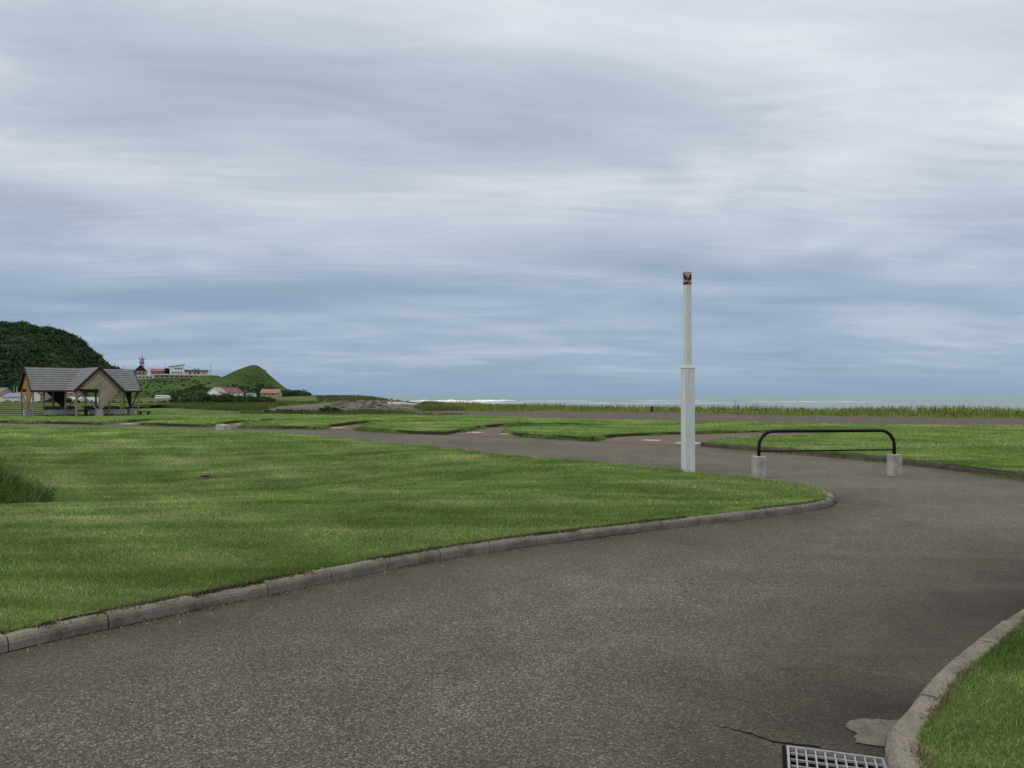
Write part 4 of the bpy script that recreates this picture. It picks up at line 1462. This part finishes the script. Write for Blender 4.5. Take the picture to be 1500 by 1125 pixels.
o = empty('park_bench', (-27.9, 59.6, 0.0), R(10))
tag(o, 'small dark backless bench on the grass right of the shelter', 'bench')
MB().box((0, 0, 0.36), (0.95, 0.36, 0.07), 0, 0.01).build('seat', 'dark_wood', o)
for x in (-0.28, 0.28):
    MB().box((x, 0, 0.15), (0.10, 0.30, 0.34)).build('leg', 'dark_wood', o)

# ------------------------------------------------------------------ hills
def hill(name, xs, hs, yc, front, back, label, amp, seed, xr, power=1.6, step=2.5, wamp=0.6):
    """a ridge along x at depth yc whose height follows (xs, hs); falls to the front and back"""
    gx = np.arange(xr[0], xr[1] + step, step)
    gy = np.arange(yc - front, yc + back + step, step)
    X, Y = np.meshgrid(gx, gy)
    P = np.stack([X.ravel(), Y.ravel()], 1)
    warp = (fbm(P, 0.018, seed) - 0.5) * 26
    h = np.interp(P[:, 0] + warp * 0.0, xs, hs)
    rd = np.where(P[:, 1] < yc, (yc - P[:, 1] + np.abs(warp) * wamp * sstep(yc - P[:, 1], 2, 25)) / front, (P[:, 1] - yc) / back)
    rd = np.clip(rd, 0, 1)
    fall = (1 - rd ** power)
    z = -1.6 + (h + 1.6) * np.clip(fall, 0, 1) + (fbm(P, 0.05, seed + 3) - 0.5) * amp * np.clip(fall, 0, 1) * sstep(rd, 0.02, 0.3)
    nx, ny = len(gx), len(gy)
    ii = (np.arange(ny - 1)[:, None] * nx + np.arange(nx - 1)[None]).ravel()
    f = np.stack([ii, ii + 1, ii + nx + 1, ii + nx], 1)
    o = np_mesh(name, np.column_stack([P, z]), f, 'hill', None, True)
    tag(o, label, None, None, 'structure')
    return P, z, o

def sky_pts(pts, d):
    """ridge profile: bearing and rise measured as tangents from the eye, at distance d"""
    return [((x - 750) / 1150 * d) for x, y in pts], [EYE + (579 - y) / 1150 * d for x, y in pts]

D1 = 500
mx, mh = sky_pts([(-420, 575), (-330, 545), (-240, 505), (-160, 486), (-80, 478), (0, 480), (14, 481), (32, 479), (48, 482), (56, 487), (67, 484), (75, 489), (90, 489), (99, 495), (112, 502), (122, 511), (131, 520),
                  (144, 531), (157, 540), (166, 545), (176, 553), (190, 566), (205, 585)], D1)
P1, Z1, h1 = hill('hill', mx, mh, D1, 110, 34, 'steep wooded hill behind the shelter', 9, 1.0, (mx[0], mx[-1]), 1.5, 2.5)
D2 = 524
hx, hh = sky_pts([(60, 560), (120, 552), (180, 552), (230, 552.5), (292, 552), (300, 549.5), (318, 550), (330, 556), (345, 566), (365, 585)], D2)
P2, Z2, h2 = hill('hill', hx, hh, D2, 100, 60, 'grassy headland carrying the hotel buildings', 1.2, 5.0, (hx[0], hx[-1]), 1.45, 2.5, 0.15)
D3 = 425
kx, kh = sky_pts([(268, 586), (292, 568), (312, 558.5), (327, 551.5), (345, 543), (358, 538), (366, 535.2), (372, 534.2), (379, 536), (386, 541), (395, 549.5), (408, 560.5), (418, 568), (424, 571), (440, 571.5), (450, 574.5), (458, 579), (464, 585)], D3)
P3, Z3, h3 = hill('hill', kx, kh, D3, 75, 30, 'pointed green hill at the end of the headland', 1.2, 9.0, (kx[0], kx[-1]), 1.0, 1.5, 0.35)

def cover(name, P, Z, n, rad, per, size, mat, label, cond=None, flat_=0.9, seed=1.0):
    idx = rng.integers(0, len(P), n * 3)
    q = P[idx] + rng.uniform(-1.4, 1.4, (len(idx), 2))
    z = Z[idx]
    k = z > 0.2
    if cond is not None: k &= cond(q, z)
    q, z = q[k][:n], z[k][:n]
    r = rad * rng.uniform(0.55, 1.3, len(q))
    C = np.column_stack([q, z + r * 0.25])
    v, f, t = leaf_clumps(C, r, per, size, flat_)
    tag(np_mesh(name, v, f, mat, {'tint': t}), label, None, None, 'stuff')
vis1 = lambda q, z: (q[:, 1] < D1 + 20) & (q[:, 0] / q[:, 1] > -0.75)
wood = lambda q, z: vis1(q, z) & ((fbm(q, 0.020, 21.0) > 0.45) | (q[:, 1] > D1 - 16))
cover('woodland', P1, Z1, 2300, 2.6, 70, 0.55, 'leaf_dark', 'dense dark broadleaf woodland covering the hill', wood)
cover('woodland', P1, Z1, 380, 3.7, 260, 0.48, 'leaf_dark', 'big rounded tree crowns along the hill', lambda q, z: wood(q, z) & ((fbm(q, 0.03, 5.0) > 0.5) | (np.abs(q[:, 1] - D1) < 8)), 0.75)
cover('hillside_scrub', P1, Z1, 4200, 1.1, 34, 0.42, 'hill_scrub', 'green scrub between the trees on the hill', vis1)
cover('hillside_scrub', P2, Z2, 500, 0.45, 24, 0.28, 'leaf_scrub', 'low scrub on the headland slope', lambda q, z: (q[:, 1] < D2 - 26) & (q[:, 0] / q[:, 1] > -0.6) & (fbm(q, 0.05, 13.0) > 0.5), 0.6)
cover('hillside_scrub', P3, Z3, 1700, 0.45, 26, 0.24, 'leaf_scrub', 'scrub covering the lower slope of the pointed hill', lambda q, z: (q[:, 1] < D3 - 4) & (z < 3.5 + 6 * fbm(q, 0.1, 4.0)) & (q[:, 1] < D3 - 12), 0.7)
cover('hillside_scrub', P3, Z3, 40, 0.55, 40, 0.24, 'leaf_scrub', 'scrub on the crest of the pointed hill', lambda q, z: (np.abs(q[:, 1] - D3) < 3) & (z > 14) & (fbm(q, 0.12, 3.0) > 0.42), 0.6)
# bushes at the foot of the pointed hill
c = np.stack([rng.uniform(-118, -104, 70), rng.uniform(352, 415, 70), rng.uniform(0.3, 2.6, 70)], 1)
c2 = np.stack([rng.uniform(-141, -112, 90), rng.uniform(346, 362, 90), rng.uniform(0.2, 2.2, 90)], 1)
v, f, t = leaf_clumps(np.vstack([c, c2]), rng.uniform(1.0, 2.2, 160), 60, 0.35)
tag(np_mesh('thicket', v, f, 'leaf_dark', {'tint': t}), 'dark bushes at the foot of the pointed hill', None, None, 'stuff')
# thicket in front of the barn
xs_ = rng.uniform(0, 1, 190)
c = np.stack([-64 + 17.5 * xs_ + rng.normal(0, .4, 190), 150 + rng.uniform(-4, 5, 190), rng.uniform(-0.1, 1.25, 190) * (0.55 + 0.6 * np.sin(xs_ * 3.0) ** 2)], 1)
v, f, t = leaf_clumps(c, rng.uniform(0.5, 0.95, 190), 70, 0.15)
tag(np_mesh('thicket', v, f, 'leaf_scrub', {'tint': t}), 'thick green shrub belt in front of the red roofed barn', None, None, 'stuff')
# low dark bushes at the edge of the far lawn
def bush(x, y, rx, h, mat, label, n=26, size=0.07, group=None):
    z = float(z_ground(np.array([(x, y)]))[0])
    o = empty('bush', (x, y, z))
    c = np.stack([rng.normal(0, rx * 0.45, n), rng.normal(0, 0.3, n), rng.uniform(0.05, h * 0.75, n)], 1)
    v, f, t = leaf_clumps(c, np.full(n, h * 0.33), 60, size)
    np_mesh('foliage', v, f, mat, {'tint': t}, parent=o)
    m = MB()
    m.tube([(0, 0, -0.1), (0.02, 0.03, h * 0.45)], [0.03, 0.012], 6)
    m.build('stem', 'bark', o)
    tag(o, label, 'bush', group)
bush(-19.6, 65.0, 1.3, 0.42, 'leaf_dark', 'low dark bush at the lawn edge before the grey stones', 30)
bush(-17.4, 63.6, 1.1, 0.40, 'leaf_dark', 'rounded low bush at the lawn edge right of the dark one', 26)
bush(-14.6, 63.6, 1.0, 0.62, 'leaf_scrub', 'taller green bush at the lawn edge near the boulders', 30)
bush(-74.0, 128, 2.6, 1.1, 'leaf_dark', 'round dark bush seen under the shelter roof on the left', 40, 0.14)

# ------------------------------------------------------------------ stones on the shore
def rock_mesh(seed):
    r = random.Random(seed)
    m = MB()
    k, rows = 8, 4
    ring_ = []
    for j in range(rows):
        t = j / (rows - 1)
        rr = [0.95, 1.0, 0.72, 0.3][j]
        ring_.append([(rr * r.uniform(0.75, 1.2) * math.cos(6.283 * i / k), rr * r.uniform(0.7, 1.1) * math.sin(6.283 * i / k), -0.2 + 0.95 * t * r.uniform(0.85, 1.1)) for i in range(k)])
    for j in range(rows - 1):
        for i in range(k):
            m.poly([ring_[j][i], ring_[j][(i + 1) % k], ring_[j + 1][(i + 1) % k], ring_[j + 1][i]])
    m.poly(ring_[-1])
    return m
protos = [rock_mesh(s) for s in range(5)]
meshes = []
for i, pm in enumerate(protos):
    me = bpy.data.meshes.new('boulder')
    me.from_pydata(pm.v, [], pm.f)
    me.materials.append(MATS['stone_grey' if i > 1 else 'kerb_old'])
    meshes.append(me)
cnt = 0
while cnt < 120:
    x, y = random.uniform(-40, -12), random.uniform(92, 172)
    if cnt % 3 == 0: x, y = random.uniform(-27, -14), random.uniform(96, 122)
    az = x / y
    if not (-0.235 < az < -0.118): continue
    if not inside(np.array([(x, y)]), stone_poly)[0] and random.random() > 0.25: continue
    o = bpy.data.objects.new('boulder', random.choice(meshes))
    COL.objects.link(o)
    s = random.choice((0.25, 0.35, 0.5, 0.75)) * random.uniform(0.7, 1.2) * (y / 110) ** 0.3
    o.location = (x, y, float(z_ground(np.array([(x, y)]))[0]))
    o.scale = (s * random.uniform(0.9, 1.6), s, s * random.uniform(0.5, 0.85))
    o.rotation_euler = (random.uniform(-.2, .2), random.uniform(-.2, .2), random.uniform(0, 6.28))
    tag(o, 'grey boulder among the rocks strewn along the stony shore', 'boulder', 'grey boulders on the stony shore')
    cnt += 1
m = MB()
m.tube([(-17.9, 113, 0.35), (-16.0, 113.6, 0.3), (-13.6, 113.2, 0.22)], [0.32, 0.28, 0.18], 9)
o = m.build('driftwood_log', 'driftwood', smooth=True)
m = MB(); m.tube([(-17.2, 113.1, 0.45), (-17.5, 112.7, 1.0)], [0.12, 0.05], 6); m.build('branch_stub', 'driftwood', o)
tag(o, 'bleached white driftwood log at the right end of the boulders', 'log')

# ------------------------------------------------------------------ buildings
def house(name, x, y, z0, wd, dp, hw, hr, wall, roof, label, rz=0.0, ridge='x', wins=(), over=0.35, cat='house', door=None, chimney=None, sink=1.5):
    """gabled house: walls, roof, windows [(x, z, w, h)] on the face that looks at the camera"""
    o = empty(name, (x, y, z0), R(rz))
    hx, hy = wd / 2, dp / 2
    m = MB()
    m.hexa([(-hx, -hy, -sink), (hx, -hy, -sink), (hx, hy, -sink), (-hx, hy, -sink)], [(-hx, -hy, hw), (hx, -hy, hw), (hx, hy, hw), (-hx, hy, hw)])
    if ridge == 'x':
        for s in (-1, 1):
            m.poly([(s * hx, -hy, hw), (s * hx, hy, hw), (s * hx, 0, hw + hr)])
    else:
        for s in (-1, 1):
            m.poly([(-hx, s * hy, hw), (hx, s * hy, hw), (0, s * hy, hw + hr)])
    m.build('wall', wall, o)
    m = MB()
    t = 0.14
    if ridge == 'x':
        for s in (-1, 1):
            k = hr / hy
            e = (hy + over) * s
            ze = hw - over * k
            a = [(-hx - over, e, ze), (hx + over, e, ze), (hx + over, 0, hw + hr), (-hx - over, 0, hw + hr)]
            m.hexa(a if s < 0 else a[::-1], [(p[0], p[1], p[2] + t) for p in (a if s < 0 else a[::-1])])
    else:
        for s in (-1, 1):
            k = hr / hx
            e = (hx + over) * s
            ze = hw - over * k
            a = [(e, -hy - over, ze), (e, hy + over, ze), (0, hy + over, hw + hr), (0, -hy - over, hw + hr)]
            m.hexa(a if s > 0 else a[::-1], [(p[0], p[1], p[2] + t) for p in (a if s > 0 else a[::-1])])
    ro_ = m.build('roof', roof, o)
    for wx, wz, ww, wh in wins:
        MB().box((wx, -hy - 0.02, wz), (ww, 0.12, wh)).build('window', 'window_dark', o)
    if door:
        MB().box((door[0], -hy - 0.02, door[2] / 2), (door[1], 0.1, door[2])).build('door', 'wall_brown', o)
    if chimney:
        MB().box((chimney, 0.3, hw + hr), (0.5, 0.5, 1.0)).build('chimney', 'wall_beige', ro_)
    tag(o, label, cat)
    return o

def at(px, d): return (px - 750) / 1150 * d
def zat(py, d): return EYE + (579 - py) / 1150 * d

# headland complex
D = 512; q = D / 1150
zb = zat(551, D)
house('lodge', at(206, D), D, zb, 19 * q * 0.9, 9, 3.2, 3.9, 'wall_beige', 'roof_maroon', 'dark red steep gabled lodge left on the headland', 25, 'y',
      [(-2.6, 1.9, 1.1, 1.2), (-0.6, 1.9, 1.1, 1.2), (1.6, 1.9, 1.1, 1.2)], 0.5, 'building')
lodge = [ob for ob in scene.objects if ob.name == 'lodge'][0]
MB().poly([(-3.9, -4.53, 3.22), (3.9, -4.53, 3.22), (0, -4.53, 7.05)]).build('gable_cladding', 'roof_maroon', lodge)
house('hotel_wing', at(229.5, D), D + 6, zb, 27 * q, 8, 3.3, 1.6, 'wall_beige', 'roof_pink', 'long low wing with pink red roof on the headland', 25, 'x',
      [(-4.6, 1.9, 1.0, 1.1), (-2.8, 1.9, 1.0, 1.1), (-1.0, 1.9, 1.0, 1.1), (0.8, 1.9, 1.0, 1.1), (2.6, 1.9, 1.0, 1.1), (4.4, 1.9, 1.0, 1.1)], 0.3, 'building')
# white two storey block with mono pitch roof
wb = empty('hotel', (at(259, D), D, zb), R(24))
tag(wb, 'white two storey hotel block with sloping roof on the headland', 'building')
hx, hy = 19 * q / 2, 4.5
hl, hr_ = (551 - 537.2) * q, (551 - 534.5) * q
MB().hexa([(-hx, -hy, -1), (hx, -hy, -1), (hx, hy, -1), (-hx, hy, -1)], [(-hx, -hy, hl), (hx, -hy, hr_), (hx, hy, hr_), (-hx, hy, hl)]).build('wall', 'wall_white', wb)
sl = (hr_ - hl) / (2 * hx)
MB().hexa([(-hx - .9, -hy - .5, hl - .9 * sl + .02), (hx + .7, -hy - .5, hr_ + .7 * sl + .02), (hx + .7, hy + .5, hr_ + .7 * sl + .02), (-hx - .9, hy + .5, hl - .9 * sl + .02)],
          [(-hx - .9, -hy - .5, hl - .9 * sl + .22), (hx + .7, -hy - .5, hr_ + .7 * sl + .22), (hx + .7, hy + .5, hr_ + .7 * sl + .22), (-hx - .9, hy + .5, hl - .9 * sl + .22)]).build('roof', 'roof_grey', wb)
for wx, wy in [(257.5, 540.2), (261.3, 540.2), (265.2, 540.2), (253.4, 546), (257.4, 546), (261.3, 546), (265.2, 546)]:
    MB().box(((wx - 259) * q, -hy - 0.02, (551 - wy) * q), (1.15, 0.12, 0.85)).build('window', 'window_dark', wb)
an = house('hotel_annex', at(283.5, D), D + 5, zb, 31 * q, 8, 3.1, 1.0, 'wall_cream', 'roof_maroon', 'low cream annex right of the white hotel block', 25, 'x',
      [(-4.2, 2.0, 1.3, 1.2), (-1.3, 2.0, 1.3, 1.2), (0.8, 1.9, 1.5, 1.5), (4.2, 2.0, 0.8, 0.9)], 0.4, 'building')
MB().box((-0.3, 0, 4.4), (4.0, 3.0, 1.0)).build('roof_plant_room', 'wall_beige', an)
tw = empty('terrace_wall', (at(258.5, D - 8), D - 8, zb - 1.2), R(20))
tag(tw, 'long cream terrace wall below the white hotel block', 'wall')
Lw = 63 * q
MB().box((0, 0, 2.0), (Lw, 0.5, 0.75)).build('parapet', 'wall_cream', tw)
for s in (-1, 1):
    MB().box((s * (Lw / 2 - 0.4), 0.02, 0.5), (0.8, 0.5, 2.25)).build('pier', 'wall_cream', tw)
MB().box((0, 0.6, 0.6), (Lw - 1.8, 0.3, 1.9)).build('back_wall', 'wall_beige', tw)
for i in range(9):
    MB().box((-Lw / 2 + 2.6 + i * (Lw - 5) / 8, 0.42, 0.9), (1.5, 0.1, 1.0)).build('window', 'window_dark', tw)
tw = empty('terrace_wall', (at(210.5, D - 8), D - 8, zb - 1.6), R(20))
tag(tw, 'short cream terrace wall below the dark red lodge', 'wall')
Lw = 25 * q
MB().box((0, 0, 1.6), (Lw, 0.5, 0.8)).build('parapet', 'wall_cream', tw)
MB().box((0, 0.3, 0.3), (Lw - 0.2, 0.4, 1.75)).build('back_wall', 'wall_cream', tw)
for i in range(5):
    MB().box((-Lw / 2 + 1.3 + i * (Lw - 2.6) / 4, 0.06, 0.55), (0.9, 0.12, 1.0)).build('window', 'window_dark', tw)

# lattice radio mast
rt = empty('radio_tower', (at(189, D), D + 18, zb - 1), 0)
tag(rt, 'red and grey lattice radio tower with two dish platforms on the headland', 'tower')
m = MB(); zt_ = (551 - 524) * q + 1
for sx_ in (-1, 1):
    for sy_ in (-1, 1):
        m.bar((sx_ * 1.15, sy_ * 1.15, 0), (sx_ * 0.75, sy_ * 0.75, zt_), 0.22)
n = 7
for i in range(n):
    z0, z1 = zt_ * i / n, zt_ * (i + 1) / n
    w0, w1 = 1.15 - .4 * i / n, 1.15 - .4 * (i + 1) / n
    for s in (-1, 1):
        m.bar((-w0, s * w0, z0), (w1, s * w1, z1), 0.12); m.bar((w0, s * w0, z0), (-w1, s * w1, z1), 0.12)
        m.bar((s * w0, -w0, z0), (s * w1, w1, z1), 0.12)
m.build('lattice', 'red_steel', rt)
for zz in (zt_ - 0.3, zt_ - 2.9):
    m = MB().box((0, 0, zz), (3.0, 3.0, 0.2))
    for s in (-1, 1):
        m.bar((-1.45, s * 1.45, zz + 0.9), (1.45, s * 1.45, zz + 0.9), 0.08).bar((s * 1.45, -1.45, zz + 0.9), (s * 1.45, 1.45, zz + 0.9), 0.08)
        for k in (-1, 0, 1): m.bar((k * 1.4, s * 1.45, zz), (k * 1.4, s * 1.45, zz + 0.9), 0.06)
    m.build('platform', 'steel_dark', rt)
    for s in (-1, 1):
        MB().tube([(s * 1.2, -1.5, zz + 0.7), (s * 1.2, -1.75, zz + 0.7)], [0.42, 0.3], 12).build('dish', 'steel_dark', rt)
MB().tube([(0, 0, zt_), (0, 0, zt_ + 5.4)], [0.12, 0.05], 6).build('antenna', 'steel_dark', rt)

def mast(px, ytop, ybase, d, arms, label):
    z0, z1 = zat(ybase, d) - 1.0, zat(ytop, d)
    o = empty('antenna_mast', (at(px, d), d, z0), 0)
    MB().tube([(0, 0, 0), (0, 0, z1 - z0)], [0.14, 0.07], 6).build('pole', 'steel_dark', o)
    m = MB()
    for zf_, ln in arms:
        m.bar((-ln / 2, 0, (z1 - z0) * zf_), (ln / 2, 0, (z1 - z0) * zf_), 0.12)
    m.build('crossarm', 'steel_dark', o)
    tag(o, label, 'mast', 'masts on the headland')
mast(168.3, 532, 541, D + 20, [(0.95, 1.6), (0.75, 1.3)], 'leftmost thin mast behind the shelter roof')
mast(181.6, 533, 541, D + 20, [(0.9, 0.8)], 'thin mast just left of the radio tower')
mast(241.6, 532.3, 545, D + 14, [(0.93, 1.5)], 'thin mast left of the white hotel block')
mast(308.8, 533, 550, D, [(0.95, 0.8), (0.45, 0.7)], 'lone mast right of the hotel annex')
# dark tree between wing and hotel
def small_tree(name, x, y, z, h, r, label, mat='leaf_dark', n=26, size=0.3):
    o = empty(name, (x, y, z))
    MB().tube([(0, 0, -0.6), (0.05, 0, h * 0.35), (0, 0.05, h * 0.75)], [0.22, 0.16, 0.06], 7).build('trunk', 'bark', o)
    c = np.stack([rng.normal(0, r * 0.42, n), rng.normal(0, r * 0.42, n), rng.uniform(h * 0.3, h * 0.9, n)], 1)
    v, f, t = leaf_clumps(c, np.full(n, r * 0.42), 60, size)
    np_mesh('crown', v, f, mat, {'tint': t}, parent=o)
    tag(o, label, 'tree')
small_tree('tree', at(246, D), D + 1, zb - .3, 5.4, 2.1, 'dark round tree beside the white hotel block')
small_tree('tree', at(192.5, D), D + 8, zb, 4.6, 1.6, 'small dark tree at the foot of the radio tower')

# foot of the headland
D = 300; q = D / 1150
house('barn', at(330, D), D, 0.6, 11.2, 7, 2.0, 1.9, 'wall_white', 'barn_roof', 'white barn with patchy red roof behind the shrub belt', 62, 'x', [(-3.6, 1.2, 0.8, 0.7)], 0.3, 'barn')
house('shed', at(368, D + 20), D + 20, 0.7, 3.3, 3, 1.25, 0.45, 'wall_white', 'roof_grey', 'small white shed between the barn and the pointed hill', 0, 'x', [], 0.15, 'shed')
house('cottage', at(397.5, D + 32), D + 32, 1.6, 7.6, 5, 1.0, 1.5, 'wall_beige', 'roof_orange', 'cottage with orange roof at the foot of the pointed hill', 0, 'x', [(-2, 0.5, 0.8, 0.5), (1.4, 0.5, 0.8, 0.5)], 0.3, 'house')
house('shed', at(238.5, 250), 250, 0.75, 3.9, 2.5, 0.5, 0.25, 'wall_white', 'vinyl', 'low white store shed in the field right of the shelter', 0, 'x', [], 0.1, 'shed')
house('hut', at(460, 360), 360, 0.2, 1.6, 1.6, 1.0, 0.5, 'wall_beige', 'roof_grey', 'tiny grey hut at the right foot of the pointed hill', 0, 'y', [], 0.1, 'hut')
house('hut', at(475, 368), 368, -0.2, 1.5, 1.5, 0.9, 0.3, 'wall_white', 'vinyl', 'tiny white hut on the grassy shore crest', 0, 'x', [], 0.1, 'hut')

# village on the left
D = 262; q = D / 1150; zv = -1.1
house('house', at(5, D), D, zv, 14 * q, 6, 2.5, 1.1, 'wall_cream', 'roof_brown', 'cream house with brown roof at the far left', 0, 'x', [(0.3, 1.3, 0.5, 0.5)], 0.2)
house('house', at(-2, D + 20), D + 20, zv + 1.3, 27 * q, 7, 2.4, 1.6, 'wall_beige', 'roof_grey', 'house with grey roof behind the cream house', 0, 'x', [(1, 1.3, 0.8, 0.7)], 0.3)
house('house', at(23.5, D - 4), D - 4, zv, 22 * q, 6, 2.15, 1.15, 'wall_cream', 'roof_blue', 'long cream house with violet blue roof left of the shelter', 0, 'x', [(-1.4, 1.0, 0.35, 0.5), (-0.7, 1.0, 0.3, 0.6)], 0.2, 'house', (1.7, 0.7, 0.9))
house('house', at(40, D + 14), D + 14, zv, 22 * q, 7, 3.0, 1.5, 'wall_white', 'roof_pink', 'white house with pink roof behind the orange shelter gable', 0, 'x', [(-1, 1.6, 0.8, 0.8), (1, 1.6, 0.8, 0.8)], 0.3)
house('house', at(63, D + 22), D + 22, zv, 18 * q, 7, 3.2, 1.3, 'wall_beige', 'roof_red', 'red roofed house seen under the shelter roof', 0, 'x', [(-1, 1.8, 0.9, 0.9), (0.9, 1.8, 0.9, 0.9)], 0.3)
house('house', at(106, D + 26), D + 26, zv, 16 * q, 7, 3.4, 1.2, 'wall_beige', 'roof_pink', 'pink roofed house behind the middle of the shelter', 0, 'x', [(0, 1.8, 0.9, 0.9)], 0.3)
def arch_shed(x, y, z, wd, ln, h, mat, label, cat, nm):
    m = MB(); k = 12
    prof = [(wd / 2 * math.cos(math.pi * i / k), h * math.sin(math.pi * i / k) ** 0.85) for i in range(k + 1)]
    for (xa, za), (xb, zb_) in zip(prof[:-1], prof[1:]):
        m.poly([(xa, -ln / 2, za), (xa, ln / 2, za), (xb, ln / 2, zb_), (xb, -ln / 2, zb_)])
    o = empty(nm, (x, y, z))
    m.build('cover', mat, o, True)
    m = MB()
    for s in (-1, 1): m.poly([(a, s * ln / 2, b) for a, b in prof])
    m.build('end_wall', mat, o)
    MB().box((0, -ln / 2 - 0.02, h * 0.28), (wd * 0.2, 0.06, h * 0.56)).build('door', 'roof_grey', o)
    tag(o, label, cat)
arch_shed(at(109, D - 20), D - 20, zv - 0.4, 4.2, 7, 2.6, 'vinyl', 'grey green arched greenhouse seen through the shelter, left of the pier', 'greenhouse', 'greenhouse')
arch_shed(at(132, D - 16), D - 16, zv - 0.4, 3.6, 7, 2.5, 'vinyl', 'grey green arched greenhouse seen through the shelter, right of the pier', 'greenhouse', 'greenhouse')
arch_shed(at(76, D - 30), D - 30, zv - 0.6, 4.4, 6, 2.2, 'blue_paint', 'light blue rounded store shed seen under the shelter roof', 'shed', 'shed')
for px, lb in ((20.5, 'left one of two grey poles behind the violet roofed house'), (24.6, 'right one of two grey poles behind the violet roofed house')):
    o = empty('utility_pole', (at(px, D + 30), D + 30, zv))
    MB().tube([(0, 0, 0), (0, 0, 6.2)], [0.17, 0.1], 7).build('pole', 'vinyl', o)
    MB().bar((-0.7, 0, 5.6), (0.7, 0, 5.6), 0.1).build('crossarm', 'steel_dark', o)
    tag(o, lb, 'pole', 'poles in the village')
# scrubby edge between the lawn and the village
c = np.stack([rng.uniform(-118, -52, 150), rng.uniform(128, 140, 150), rng.uniform(-0.3, 0.15, 150)], 1)
v, f, t = leaf_clumps(c, rng.uniform(0.3, 0.7, 150), 50, 0.14)
tag(np_mesh('thicket', v, f, 'leaf_scrub', {'tint': t}), 'low weeds at the back of the lawn before the village', None, None, 'stuff')
